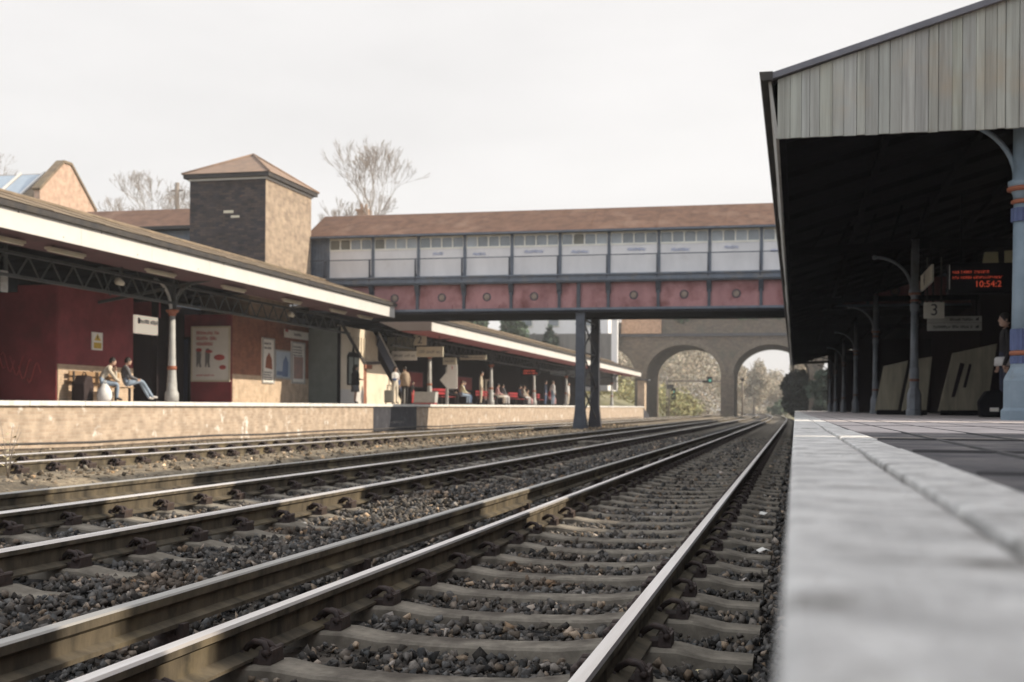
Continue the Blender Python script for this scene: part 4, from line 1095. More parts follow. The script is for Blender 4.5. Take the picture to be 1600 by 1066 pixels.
CX = 2.30
for k, yc in enumerate((13.55, 25.3, 37.3, 49.3, 61.3, 73.3, 85.3)):
    b = MB(); zb = -.09; kk = 1.0 if k == 0 else .76
    sc_ = lambda pr: [(r_c * kk, z_c) for r_c, z_c in pr]
    b.lathe(CX, yc, sc_([(.205, zb), (.205, zb + .1), (.18, zb + .13), (.18, .32), (.165, .37), (.115, .46), (.112, .5)]), 8, smooth=False)
    b.lathe(CX, yc, sc_([(.108, .5), (.10, 1.3), (.092, 2.2)]), 20)
    b.lathe(CX, yc, sc_([(.092, 2.2), (.10, 2.26), (.13, 2.33), (.15, 2.36), (.15, 2.40), (.105, 2.42), (.10, 2.9), (.10, 3.4)]), 20)
    CB = COLBLUE if k == 0 else COLGREY
    c = b.build('column', CB, rc)
    for z0, z1 in ((.50, .58), (.64, .86), (1.98, 2.12)):
        b = MB(); n = 16; vs = []; fs = []
        for zz in (z0, z1):
            for q in range(2 * n):
                rr = (.118 if q % 2 else .108) * kk; t = math.pi * q / n; vs.append((CX + rr * math.cos(t), yc + rr * math.sin(t), zz))
        m_ = 2 * n
        for q in range(m_): fs.append((q, (q + 1) % m_, m_ + (q + 1) % m_, m_ + q))
        fs.append(tuple(range(m_))[::-1]); fs.append(tuple(range(m_, 2 * m_))); b.add(vs, fs)
        b.build('fluted_band', COLNAVY if k == 0 else COLGREY, c)
    for rg in ([(.11, .585), (.125, .595), (.125, .625), (.11, .635)], [(.10, 2.165), (.118, 2.175), (.118, 2.2), (.10, 2.21)], [(.135, 2.295), (.16, 2.305), (.16, 2.335), (.135, 2.345)]):
        b = MB(); b.lathe(CX, yc, sc_(rg), 20); b.build('ring', ORANGE if k == 0 else mat('dull ring paint', (.20, .09, .06), rough=.7), c)  # duller ring tone on all but the nearest column
    for s in (-1,) if k else (-1, 1):
        b = MB(); pts = []
        for q in range(13):
            a = q / 12 * math.pi / 2
            pts.append((CX + s * (.07 + .70 * (1 - math.cos(a))), yc, 2.40 + .66 * math.sin(a)))
        b.tube(pts, .028, 8); b.sphere((CX + s * .77, yc, 3.06), .05, 0, 8, 6); b.build('bracket', CB, c)
    b = MB(); b.beam((-.1, yc, 3.2), (CX, yc, 3.3), .06, .16); b.beam((CX, yc, 3.3), (9, yc, 3.3), .06, .16)
    for q in range(5): b.beam((.3 + q * .5, yc, 3.25), (.55 + q * .5, yc, roof_z(.55 + q * .5) - .1), .03, .05)
    b.build('cross_girder', DARK, c)

# dim building at the back of the right platform
rb_ = thing('platform_building', (8, 50, -.09), 'dark building at the back of the right platform, under the canopy', 'station building')
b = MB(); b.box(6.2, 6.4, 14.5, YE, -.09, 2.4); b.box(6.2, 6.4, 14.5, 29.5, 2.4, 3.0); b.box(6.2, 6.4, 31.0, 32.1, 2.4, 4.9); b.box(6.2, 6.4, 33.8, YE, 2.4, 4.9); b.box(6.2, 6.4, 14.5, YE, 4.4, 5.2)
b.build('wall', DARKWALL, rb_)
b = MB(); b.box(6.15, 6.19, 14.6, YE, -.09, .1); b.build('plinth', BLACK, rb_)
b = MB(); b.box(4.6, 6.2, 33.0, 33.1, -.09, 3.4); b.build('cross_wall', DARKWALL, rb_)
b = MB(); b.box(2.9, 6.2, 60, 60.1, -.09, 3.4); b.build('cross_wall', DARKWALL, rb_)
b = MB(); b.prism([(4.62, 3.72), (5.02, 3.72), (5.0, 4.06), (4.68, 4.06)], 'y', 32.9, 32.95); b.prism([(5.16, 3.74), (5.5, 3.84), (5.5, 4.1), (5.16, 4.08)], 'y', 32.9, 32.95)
b.build('clerestory', mat('painted daylight glass', (.50, .48, .33), (.38, .38, .26), 1.5, .5), rb_)  # pale plates painted for daylight seen through openings
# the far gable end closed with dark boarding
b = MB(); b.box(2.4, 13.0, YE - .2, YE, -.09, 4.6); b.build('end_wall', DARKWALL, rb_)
# sun patches under the canopy, made as pale slanting boards
def slant(label, y, pts, slots=(), foot=None):
    t = thing('leaning_board', (sum(p[0] for p in pts) / len(pts), y, -.09), label, 'board', 'sun patches made as pale boards on the right platform')
    b = MB(); b.prism(pts, 'y', y, y + .08); b.build('board', PALEPAN, t)
    if slots:
        b = MB()
        for q in slots: b.prism(q, 'y', y - .012, y - .001)
        b.build('slot', DARKWALL, t)
    b = MB(); xs_ = [p[0] for p in pts]; b.box(min(xs_) + .05, max(xs_) - .1, y - .04, y + .12, -.09, .02); b.build('foot', BLACK, t)
    return t
slant('sun patch made as a pale slanting board in two leaves behind the second blue column of the right platform', 29.0, [(1.78, .0), (2.28, .0), (2.50, 1.15), (1.97, 1.02)])
slant('sun patch made as a pale slanting board just right of the second blue column on the right platform', 28.6, [(2.33, .0), (2.86, .0), (2.98, 1.22), (2.55, 1.15)])
slant('wide sun patch made as a pale slanting board with two dark slots, left of the person in dark clothes', 27.0, [(2.94, .0), (3.90, .02), (4.10, 1.42), (3.22, 1.22)],
      [[(3.20, .3), (3.27, .3), (3.46, 1.0), (3.37, 1.02)], [(3.43, .5), (3.49, .5), (3.60, .98), (3.55, 1.0)]])

# signs under the right canopy
t = hung_sign('square sign with a black number 3 under the right canopy', 2.80, 26.6, .40, 1.93, 2.26, '3', mat('grey lit sign', (.62, .60, .52), (.55, .53, .46), 3), 'platform_number_sign', size=.34, top=3.2)
t = thing('direction_sign', (3.25, 26.9, 1.7), 'long grey hanging direction sign just below the number 3 sign', 'sign')
DS = mat('shaded sign grey', (.36, .36, .33), (.3, .3, .27), 3)
b = MB(); b.box(2.70, 3.78, 26.9, 26.96, 1.86, 1.99); b.box(2.70, 3.78, 26.9, 26.96, 1.69, 1.85); b.build('board', DS, t)
b = MB(); words(b, 3.15, 3.6, 1.895, .06, '-y', 26.9, 1); words(b, 2.82, 3.6, 1.74, .06, '-y', 26.9, 1); b.build('lettering', INK, t)
b = MB()
for z in (1.74, 1.9): b.prism([(3.66, z), (3.72, z), (3.72, z + .07), (3.66, z + .03)], 'y', 26.89, 26.9)
b.build('arrow', INK, t)
b = MB(); b.box(2.8, 2.83, 26.92, 26.95, 1.99, 3.2); b.box(3.66, 3.69, 26.92, 26.95, 1.99, 3.2); b.build('hanger', BLACK, t)
t = thing('platform_number_sign', (2.5, 25.4, 2.5), 'pale sign with a number 4 set edgeways above the number 3 sign', 'sign')
b = MB(); b.box(2.52, 2.56, 24.4, 26.5, 2.48, 2.80); b.build('board', mat('grey lit sign', (.62, .60, .52)), t)
textmesh('lettering', '4', .34, (2.516, 25.75, 2.53), '-x', INK, t, .003, 'CENTER')
b = MB(); b.box(2.53, 2.55, 24.7, 24.74, 2.8, 3.3); b.box(2.53, 2.55, 26.2, 26.24, 2.8, 3.3); b.build('hanger', BLACK, t)
t = thing('departure_board', (3.0, 20, 1.85), 'black departure board with red dot matrix rows and clock, beside the nearest blue column', 'display')
b = MB(); b.box(2.32, 3.48, 20.0, 20.3, 1.84, 2.30); b.build('casing', BLACK, t)
b = MB(); b.box(2.325, 2.335, 19.97, 20.0, 1.9, 2.28); b.build('edge_strip', mat('shaded sign grey', (.36, .36, .33)), t)
b = MB(); b.box(2.5, 2.53, 20.1, 20.13, 2.32, 3.4); b.box(3.4, 3.43, 20.1, 20.13, 2.32, 3.4); b.build('hanger', BLACK, t)
b = MB()
def dots(x0, z, groups, h):
    x = x0
    for g in groups:
        for c in range(g):
            for cc in range(3):
                for rr in range(5):
                    if rng.random() < .62: b.box(x + cc * h * .22, x + cc * h * .22 + h * .16, 19.992, 19.9995, z + rr * h * .2, z + rr * h * .2 + h * .15)
            x += h * .82
        x += h * .55
dots(2.38, 2.145, (3, 5, 7), .040); dots(2.38, 2.06, (3, 5, 13), .040)
b.build('rows', LEDRED, t)
textmesh('clock_digits', '10:54:2', .135, (2.70, 19.996, 1.93), '-y', LEDRED, t, .003)

# unseen brick blocks added on the right so that their shadow falls over the near track, with gaps of sun between the blocks
for (ya, yb, lab) in ((-16, 4.75, 'unseen shading block of brick behind the viewer on the right platform'), (6.05, 10.75, 'unseen shading block of brick beside the plank gable on the right platform')):
    t = thing('station_building', (7, (ya + yb) / 2, -.09), lab, 'station building')
    b = MB(); b.box(4.0, 11, ya, yb, -.09, 5.7); b.build('wall', REDBRICK, t)
    b = MB(); b.prism([(3.8, 5.7), (7.5, 7.4), (11.2, 5.7)], 'y', ya - .1, yb + .05); b.build('roof', TILE, t)
    for q in range(int((yb - ya) / 2.6)):
        b = MB(); y = ya + .8 + 2.6 * q; b.box(3.97, 3.999, y, y + 1.1, .9, 2.5); w = b.build('window', BRWIN, t)
        b = MB(); b.box(3.955, 3.969, y + .08, y + 1.02, .98, 2.42); b.build('pane', PANE, w)

# ------------------------------------------------------------------ road bridge of brick arches
VY0, VY1 = 140.0, 153.0
va = thing('road_bridge', (-10, VY0, -1.2), 'weathered brick road bridge with round arches crossing the tracks in the distance', 'bridge')
ARCH = [(-26.4, -18.05), (-16.7, -8.25), (-6.9, 1.55), (2.9, 11.3)]
def low(x):
    for a, c in ARCH:
        if a < x < c:
            t = (x - (a + c) / 2) / ((c - a) / 2)
            return 3.9 + 3.5 * math.sqrt(max(0, 1 - t * t))
    return -1.5
def arch_body(b, z_top, ya, yb, zoff=0.0, ring=None):
    xs_ = []
    x = -27.6
    edges = [e for p in ARCH for e in p]
    xs_ = [-27.6]
    for a, c in ARCH:
        xs_ += [a - 1e-4] + [a + (c - a) * (1 - math.cos(math.pi * k / 26)) / 2 for k in range(27)] + [c + 1e-4]
    xs_ += [16]
    for xa, xb in zip(xs_, xs_[1:]):
        if xb - xa < 1e-6: continue
        m = (xa + xb) / 2
        inside = any(a <= m <= c for a, c in ARCH)
        if abs(xb - xa) < 2e-4:
            continue
        za, zb = (low(xa), low(xb)) if inside else (-1.5, -1.5)
        if inside:
            za = max(za, 3.9); zb = max(zb, 3.9)
        b.add([(xa, ya, za), (xb, ya, zb), (xb, ya, z_top), (xa, ya, z_top), (xa, yb, za), (xb, yb, zb), (xb, yb, z_top), (xa, yb, z_top)],
              [(0, 1, 2, 3), (7, 6, 5, 4), (0, 4, 5, 1), (3, 2, 6, 7)] + ([] if inside else [(0, 3, 7, 4), (1, 5, 6, 2)]))
b = MB(); arch_body(b, 8.35, VY0, VY1); b.build('arches', VIABRICK, va, fix=False)
b = MB()
for a, c in ARCH:                                # brick arch rings, a little proud
    cx, rx = (a + c) / 2, (c - a) / 2
    for k in range(30):
        t0, t1 = math.pi * k / 30, math.pi * (k + 1) / 30
        p = [(cx - rx * math.cos(t), 3.9 + 3.5 * math.sin(t)) for t in (t0, t1)]; q = [(cx - (rx + .55) * math.cos(t), 3.9 + 4.05 * math.sin(t)) for t in (t1, t0)]
        b.prism([p[0], p[1], q[0], q[1]], 'y', VY0 - .05, VY0 - .001)
b.build('arch_ring', brick('arch ring brick', (.18, .145, .11), (.14, .115, .09), (.15, .135, .11)), va)
b = MB(); b.box(-27.6, 16, VY0 - .22, VY1 + .2, 8.35, 8.68); b.build('string_course', DARKBRICK, va)
b = MB(); b.box(-15.0, 16, VY0 - .02, VY0 + .4, 8.68, 11.2); b.box(-27.6, -15.0, VY0 - .02, VY0 + .4, 8.68, 9.4); b.box(-27.6, 16, VY1 - .4, VY1, 8.68, 10.9); b.build('parapet', VIABRICK, va)
b = MB(); b.box(-7.05, -6.75, VY0 - .04, VY0 - .001, -1, 4.2); b.build('pier_edge', VIABRICK, va)
b = MB(); b.box(-27.6, 16, VY0 + .4, VY1 - .4, 8.36, 8.6)
b.build('road_deck', ASPHALT, va)
t = thing('brick_wall', (-17, 138, 8), 'orange brick parapet wall on the left end of the road bridge', 'wall')
b = MB(); b.box(-19.6, -15.0, VY0 - .35, VY0 - .05, 8.69, 10.6); b.build('wall', ORANGEBR, t)
b = MB(); b.box(-19.65, -14.95, VY0 - .4, VY0 - .04, 10.6, 10.72); b.build('coping', DARKBRICK, t)

# ------------------------------------------------------------------ hills, foliage, trees
hb = MB(); nx, ny = 26, 16; vs = []
for j in range(ny):
    for i in range(nx):
        x = -18 - 7 * i + (0 if j else 0); y = 60 + 26 * j
        base = 0 if i == 0 else min(14, (i * 7) * .28)
        vs.append((x - max(0, 135 - y) * .10 + bend(y) * .6, y, -1.55 + base + (.8 * math.sin(i * 1.3 + j) if i else 0)))
hb.add(vs, [(j * nx + i, j * nx + i + 1, (j + 1) * nx + i + 1, (j + 1) * nx + i) for j in range(ny - 1) for i in range(nx - 1)])
tag(hb.build('hillside', TERRAIN, origin=(-60, 200, 0)), kind='structure')
hb = MB(); vs = []
for j in range(14):
    for i in range(8):
        vs.append((4 + 9 * i + bend(150 + 30 * j) * .8, 150 + 30 * j, -1.5 + (0 if i == 0 else min(9, i * 2.4))))
hb.add(vs, [(j * 8 + i, j * 8 + i + 1, (j + 1) * 8 + i + 1, (j + 1) * 8 + i) for j in range(13) for i in range(7)])
tag(hb.build('hillside', TERRAIN, origin=(30, 200, 0)), kind='structure')

def leaf_cloud(name, clumps, n, size, m, seed, parent=None, flat=0.0):
    r = np.random.default_rng(seed)
    w = np.array([c[1][0] * c[1][1] * c[1][2] for c in clumps]) ** .8; w = w / w.sum()
    idx = r.choice(len(clumps), n, p=w)
    C = np.array([c[0] for c in clumps])[idx]; S = np.array([c[1] for c in clumps])[idx]
    d = r.normal(size=(n, 3)); d /= np.linalg.norm(d, axis=1)[:, None]
    rad = r.uniform(.25, 1.0, n) ** .55
    P = C + d * S * rad[:, None] * r.uniform(.85, 1.18, (n, 1))
    u = r.normal(size=(n, 3)); u /= np.linalg.norm(u, axis=1)[:, None]
    v = np.cross(u, r.normal(size=(n, 3))); v /= np.linalg.norm(v, axis=1)[:, None]
    sz = size * r.uniform(.5, 1.4, n)[:, None]
    V = np.stack([P - u * sz - v * sz * .45, P + u * sz * .2 - v * sz * .6, P + u * sz + v * sz * .3, P - u * sz * .3 + v * sz * .6], 1).reshape(-1, 3)
    off = np.array(LOC[parent]) if parent is not None else C.mean(0)
    V = V - off
    me = bpy.data.meshes.new(name)
    me.vertices.add(len(V)); me.vertices.foreach_set('co', V.astype(np.float32).ravel())
    me.loops.add(n * 4); me.polygons.add(n)
    me.loops.foreach_set('vertex_index', np.arange(n * 4, dtype=np.int32)); me.polygons.foreach_set('loop_start', np.arange(0, n * 4, 4, dtype=np.int32))
    me.update(calc_edges=True)
    tone = np.repeat(r.uniform(.6, 1.45, n), 4)
    T = np.ones((n * 4, 4), np.float32); T[:, 0] = tone * np.repeat(r.uniform(.9, 1.1, n), 4); T[:, 1] = tone; T[:, 2] = tone
    me.color_attributes.new('tone', 'FLOAT_COLOR', 'POINT').data.foreach_set('color', T.ravel())
    me.materials.append(m)
    o = bpy.data.objects.new(name, me); COL.objects.link(o)
    if parent is not None: o.parent = parent; LOC[o] = LOC[parent]
    else: o.location = off
    return o

def blob_clumps(c, rx, ry, rz, n, seed, k=.45):
    r = random.Random(seed); out = []
    for _ in range(n):
        while True:
            x, y, z = r.uniform(-1, 1), r.uniform(-1, 1), r.uniform(-1, 1)
            if x * x + y * y + z * z < 1: break
        s = r.uniform(.55, 1.15) * k
        out.append(((c[0] + x * rx * .75, c[1] + y * ry * .75, c[2] + z * rz * .75), (rx * s, ry * s, rz * s)))
    return out

def leafy_tree(label, x, y, z0, h, rad, m, n, size, seed, group=None, trunk=True, name='tree'):
    t = thing(name, (x, y, z0), label, 'tree' if name == 'tree' else 'bush', group)
    if trunk:
        b = MB(); b.tube([(x, y, z0 - .5), (x + .1, y, z0 + h * .3), (x - .1, y, z0 + h * .6), (x, y, z0 + h * .85)], [h * .025, h * .02, h * .013, h * .004], 7)
        for k in range(5):
            a = k * 1.3 + seed; zz = z0 + h * (.3 + .1 * k)
            b.tube([(x, y, zz), (x + math.cos(a) * rad * .5, y + math.sin(a) * rad * .5, zz + h * .14), (x + math.cos(a) * rad * .8, y + math.sin(a) * rad * .8, zz + h * .22)], [h * .01, h * .006, h * .002], 5)
        b.build('trunk', BARK, t)
    leaf_cloud('crown', blob_clumps((x, y, z0 + h * (.56 if name == 'tree' else .46)), rad, rad, h * (.45 if name == 'tree' else .5), 34, seed, .30), n, size, m, seed, t)
    return t

def bare_tree(label, x, y, z0, h, spread, seed, depth=6, group=None, r0=None):
    r = random.Random(seed)
    t = thing('bare_tree', (x, y, z0), label, 'tree', group or 'bare trees on the skyline')
    tr_, br = MB(), MB()
    def grow(p, d, L, rad, lev):
        q = p; pts = [p]; dd = d.copy()
        for s in range(3):
            dd = (dd + Vector((r.gauss(0, .10), r.gauss(0, .10), r.gauss(.03, .06)))).normalized()
            q = q + dd * L / 3; pts.append(q)
        e = rad * (.62 if lev else .7)
        e = max(e, .010); rad = max(rad, .011)
        (tr_ if lev < 2 else br).tube(pts, [rad, rad * .87, rad * .75, e], 6 if lev < 2 else 4 if lev < 4 else 3, caps=False)
        if lev >= depth: return
        kids = r.choice((2, 3, 3)) if lev < 3 else r.choice((2, 2, 3))
        for k in range(kids):
            a = r.uniform(0, 2 * math.pi); tilt = r.uniform(.22, .62) * spread * (0.4 if k == 0 else 1)
            o = dd.orthogonal().normalized(); o = Matrix.Rotation(a, 3, dd) @ o
            nd = (dd * math.cos(tilt) + o * math.sin(tilt) + Vector((0, 0, .10))).normalized()
            st = pts[-1] if k < 2 else pts[2]
            grow(st, nd, L * r.uniform(.62, .86), e * r.uniform(.6, .85) if k else e * .9, lev + 1)
    grow(Vector((x, y, z0)), Vector((r.gauss(0, .03), 0, 1)).normalized(), h * .235, r0 or h * .0135, 0)
    tr_.build('trunk', BARK, t, fix=False); br.build('branches', TWIG, t, fix=False)
    return t
bare_tree('tall bare tree standing alone above the footbridge roof', -27.6, 80, 7.0, 13.9, 1.0, 5, 8)
bare_tree('smaller bare tree just right of the brick tower', -31.3, 80, 6.0, 10.8, 1.1, 12, 8)
bare_tree('bare tree left of the brick tower, at the middle of its row', -45.2, 80, 7, 10.2, 1.3, 21, 8)
bare_tree('bare tree left of the brick tower, nearest the brick gable', -48.8, 82, 7, 10.0, 1.3, 22, 8)
bare_tree('bare tree half hidden behind the left edge of the brick tower', -42.2, 80, 7, 11.0, 1.2, 23, 8)
bare_tree('bare tree cut off at the left edge of the picture', -67.0, 88, 9, 13.5, 1.2, 31, 8)
t = thing('utility_pole', (-43, 79, 6), 'dark pole standing among the bare trees left of the tower', 'pole')
b = MB(); b.tube([(-43, 79, 5), (-43, 79, 15.9)], .16, 8); b.build('pole', BARK, t)
b = MB(); b.box(-43.5, -42.5, 78.95, 79.05, 15.3, 15.4); b.build('crossbar', BARK, t)

# ivy and evergreens behind the farther canopy
leafy_tree('pale ivy covered tree behind the farther canopy roof, left one', -33.4, 124, 3, 8.5, 2.6, LEAFMID, 2200, .28, 51)
leafy_tree('darker ivy covered tree behind the farther canopy roof, beside the white house', -29.0, 125, 3, 8.0, 2.0, LEAFMID, 2200, .28, 52)
leafy_tree('pale tan tree behind the farther canopy roof, half hidden by the footbridge', -37.0, 124, 3, 9.2, 2.6, LEAFTAN, 2000, .3, 53)
leafy_tree('dark ivy bush against the grey board fence', -25.5, 127.2, 4.4, 5.0, .95, LEAFDK, 900, .22, 54, name='bush')
leaf = []
for k in range(26):
    leaf.append(((-14 + 1.15 * k + rng.uniform(-.5, .5), VY0 - .1 + rng.uniform(-.1, .3), 11.0 + rng.uniform(-.5, .5)), (1.0, .35, .7)))
o = leaf_cloud('ivy', leaf, 6500, .2, LEAFMID, 60); tag(o, None, None, None, 'stuff'); tag(o, 'dull green ivy and bushes growing over the road bridge parapet', 'ivy')

# bank and woodland seen through the arches
cl = []
r_ = random.Random(77)
for k in range(230):
    y = r_.uniform(165, 300); x = -.075 * y - r_.uniform(1, 30) * (y / 200)
    zz = -1 + max(0, -.085 * y - x) * .30
    cl.append(((x, y, zz + r_.uniform(.5, 2.5)), (r_.uniform(1.5, 3.2), r_.uniform(1.5, 3), r_.uniform(.8, 2.0))))
o = leaf_cloud('scrub', cl, 34000, .24, LEAFYEL, 78); tag(o, 'yellow green scrub covering the railway bank beyond the arches', 'scrub', None, 'stuff')
cl = []
for k in range(240):
    y = r_.uniform(225, 340); x = -.052 * y - r_.uniform(0, 36)
    cl.append(((x, y, r_.uniform(-1, 17) * y / 240), (r_.uniform(2.2, 4.2), r_.uniform(2, 4), r_.uniform(2.2, 4.2))))
for k in range(70):                                   # lower growth running on behind the right arch
    y = r_.uniform(300, 380); x = r_.uniform(-.055, .012) * y
    cl.append(((x, y, r_.uniform(-1, 7.5)), (r_.uniform(2, 4), r_.uniform(2, 4), r_.uniform(1.6, 3))))
o = leaf_cloud('woodland', cl, 85000, .27, LEAFTAN, 79); tag(o, 'pale tan winter woodland filling the left arch of the road bridge', 'woodland', None, 'stuff')
TREES = [(-13.0, 262, 12.6, 4.2, 'pale round tree in the right arch, next to the brick pier'), (-9.2, 285, 13.6, 4.0, 'pale tall tree in the right arch, second from the pier'),
         (-5.0, 330, 12.0, 5.0, 'low pale tree in the middle of the right arch'), (1.2, 205, 11.2, 3.0, 'tan tree at the right side of the right arch, above the dark hedge')]
for k, (x, y, h, rad, lab) in enumerate(TREES):
    leafy_tree(lab, x, y, -1.4, h, rad, LEAFTAN, 9000, .22, 90 + k, 'pale trees beyond the right arch')
leafy_tree('dark evergreen hedge bush at the far end of the right platform', .6, 150, -1.4, 7.2, 2.7, LEAFDK, 5200, .26, 101, name='bush')
leafy_tree('dark evergreen bush behind the columns at the end of the right platform', 4.2, 136, -1.2, 6.6, 3.0, LEAFDK, 4200, .26, 102, name='bush')
leafy_tree('small green bush low in the right arch between the tracks and the hedge', -3.2, 240, -1.4, 3.6, 2.6, LEAFMID, 1800, .26, 103, name='bush')

# white house, fence, chimney, gable, approach roof
t = thing('house', (-23, 134, 3), 'white rendered house behind the farther canopy, left of the road bridge', 'house')
b = MB(); b.box(-31.5, -19.9, 131.5, 139, 2, 13.5); b.build('wall', RENDER, t)
b = MB(); b.prism([(131, 13.5), (135, 16.5), (139.5, 13.5)], 'x', -32, -19.5); b.build('roof', TILE, t)
for x in (-29.6, -26.6, -23.0):
    b = MB(); b.box(x, x + 1.3, 131.40, 131.49, 9.0, 11.0); w = b.build('window', BRWIN, t)
    b = MB(); b.box(x + .1, x + 1.2, 131.36, 131.399, 9.1, 10.9); b.build('pane', PANE, w)
t = thing('board_fence', (-22, 128, 3), 'tall grey board fence in front of the white house', 'fence')
b = MB(); b.box(-28.2, -19.0, 128.0, 128.12, 2.5, 8.0); b.build('boards', FENCEG, t)
b = MB()
for x in (-27.5, -25.1, -22.7, -20.3): b.box(x, x + .22, 127.9, 127.999, 2.5, 8.1)
b.build('post', FENCEG, t)
t = thing('gate_pier', (-18.7, 128, 3), 'white pier at the right end of the grey board fence', 'pier')
b = MB(); b.box(-18.99, -18.35, 127.8, 128.4, 2, 9.6); b.build('pier', RENDER, t)
b = MB(); b.box(-19.06, -18.28, 127.73, 128.47, 9.6, 9.75); b.build('cap', CREAM, t)
t = thing('pier_block', (-15.2, 126.6, .3), 'pale brick end pier under the tip of the farther canopy', 'pier')
b = MB(); b.box(-16.1, -15.35, 127.1, 128.6, -.9, 3.0); b.build('pier', BUFF, t)
b = MB(); b.box(-16.25, -14.9, 126.95, 128.7, 3.0, 3.16); b.build('cap', DARKBRICK, t)
t = thing('house', (-30, 84, 4), 'house hidden behind the footbridge roof with only its small chimney showing', 'house')
b = MB(); b.box(-36, -26, 82, 90, 3, 10.5); b.build('wall', ORANGEBR, t)
b = MB(); b.prism([(81.6, 10.5), (86, 12.8), (90.4, 10.5)], 'x', -36.3, -25.7); rf = b.build('roof', TILE, t)
b = MB(); b.box(-31.9, -31.1, 85.6, 86.4, 12.0, 14.6); b.box(-31.98, -31.02, 85.52, 86.48, 14.6, 14.75); b.lathe(-31.65, 86, [(.14, 14.75), (.12, 15.2)], 10); b.lathe(-31.3, 86, [(.14, 14.75), (.12, 15.15)], 10); b.build('chimney', ORANGEBR, rf)
t = thing('glazed_hall', (-46, 59.5, 8), 'brick hall with a stepped gable end and slanting skylights, at the far left', 'hall')
b = MB(); b.prism([(57.0, 2), (62.2, 2), (62.2, 11.1), (59.9, 13.2), (59.4, 13.3), (59.0, 13.2), (57.0, 11.4)], 'x', -39.35, -39.0); b.build('gable_wall', PINKBRICK, t)
b = MB(); b.beam((-39.17, 56.9, 11.42), (-39.17, 59.1, 13.3), .5, .14); b.beam((-39.17, 59.1, 13.3), (-39.17, 59.8, 13.3), .5, .14); b.beam((-39.17, 59.8, 13.3), (-39.17, 62.3, 11.1), .5, .14); b.build('gable_coping', FELT, t)
b = MB(); b.box(-60, -39.35, 57.3, 61.9, 2, 11.0); b.build('wall', PINKBRICK, t)
b = MB(); b.prism([(57.0, 11.0), (59.4, 12.75), (62.2, 11.0)], 'x', -60, -39.35); rf = b.build('roof', FELT, t)
for k in range(9):
    b = MB(); x = -40.4 - 1.5 * k; b.add([(x - 1.25, 57.15, 11.18), (x, 57.15, 11.18), (x, 59.2, 12.68), (x - 1.25, 59.2, 12.68)], [(0, 1, 2, 3)]); g = b.build('skylight', GLASSBLUE, rf, fix=False)
    b = MB(); b.beam((x + .12, 57.05, 11.12), (x + .12, 59.3, 12.8), .12, .1); b.build('glazing_bar', WHITE, g)
t = thing('covered_way', (-29, 51, 3), 'long low brown roof of the covered way left of the brick tower', 'covered way')
b = MB(); b.prism([(49.0, 7.95), (51.5, 9.15), (54, 7.95)], 'x', -36, -22.51)
rf = b.build('roof', BROOF, t)
b = MB(); b.box(-36, -22.52, 48.9, 49.02, 7.82, 7.96); b.build('gutter', GUTTER, rf)
b = MB(); b.box(-36, -22.52, 49.3, 53.7, 2, 7.8); b.build('wall', STEELBLUE, t)

# ------------------------------------------------------------------ signals and line side things
t = thing('signal', (-16.6, 165, -1.2), 'railway signal on a short post with a green light, in the left arch', 'signal')
b = MB(); b.tube([(-16.6, 165, -1.3), (-16.6, 165, 3.3)], .11, 8); b.build('post', BARK, t)
b = MB(); b.box(-16.85, -16.0, 164.9, 165.1, 2.75, 3.35); b.build('plate', GUTTER, t)
b = MB(); b.box(-16.3, -15.7, 164.85, 165.2, 1.35, 2.85); hd = b.build('head', BLACK, t)
b = MB(); b.sphere((-16.0, 164.84, 2.35), .16, 0, 10, 6, (1, .4, 1)); b.sphere((-16.0, 164.84, 1.85), .12, 0, 10, 6, (1, .4, 1)); b.build('lens', GREENLAMP, hd)
b = MB(); b.beam((-16.5, 164.6, .2), (-15.2, 164.6, -1.2), .06, .06); b.build('ladder', BARK, t)
t = thing('signal_gantry', (-13, 168, -1.2), 'long thin gantry arm carrying a small green signal across the left arch', 'signal gantry')
b = MB(); b.box(-17.4, -9.2, 168, 168.3, 3.78, 4.0); b.build('beam', BARK, t)
b = MB(); b.tube([(-17.2, 168.1, -1.3), (-17.2, 168.1, 4.6)], .12, 8); b.tube([(-9.5, 168.1, -1.3), (-9.5, 168.1, 4.2)], .12, 8); b.build('post', BARK, t)
b = MB(); b.box(-11.75, -11.05, 167.8, 168.0, 3.6, 4.5); b.box(-12.3, -11.76, 167.85, 168.0, 3.65, 3.95); hd = b.build('head', BLACK, t)
b = MB(); b.sphere((-11.35, 167.78, 3.95), .2, 0, 10, 6, (1, .4, 1)); b.build('lens', GREENLAMP, hd)
t = thing('post', (-6.55, 158, -1.2), 'thin grey post just right of the brick pier in the right arch', 'post')
b = MB(); b.tube([(-6.55, 158, -1.3), (-6.55, 158, 3.7)], .11, 8); b.build('post', BARK, t)
b = MB(); b.box(-6.75, -6.35, 157.8, 158.2, 3.7, 4.0); b.build('cap', GUTTER, t)
t = thing('junction_box', (-3.1, 31, -.98), 'pale concrete junction box lying between the middle track and the nearest track', 'box')
b = MB(); b.box(-5.3, -4.75, 30.2, 30.9, -1.0, -.86); b.build('box', CONC, t, bevel=.02)
b = MB(); b.box(-5.32, -4.73, 30.18, 30.92, -.86, -.82); b.build('lid', CONC, t)

# ------------------------------------------------------------------ people
SKIN = mat('skin', (.50, .33, .25), (.45, .29, .22), 8, .6)
HAIRB = mat('black hair', (.02, .016, .015), rough=.6)
HAIRBR = mat('brown hair', (.09, .05, .03), rough=.6)
SHOE = mat('dark shoe', (.03, .028, .028), rough=.6)
CLOTH = {}
def cloth(name, c):
    return mat('cloth ' + name, c, tuple(v * .75 for v in c), 7, .85, .2)

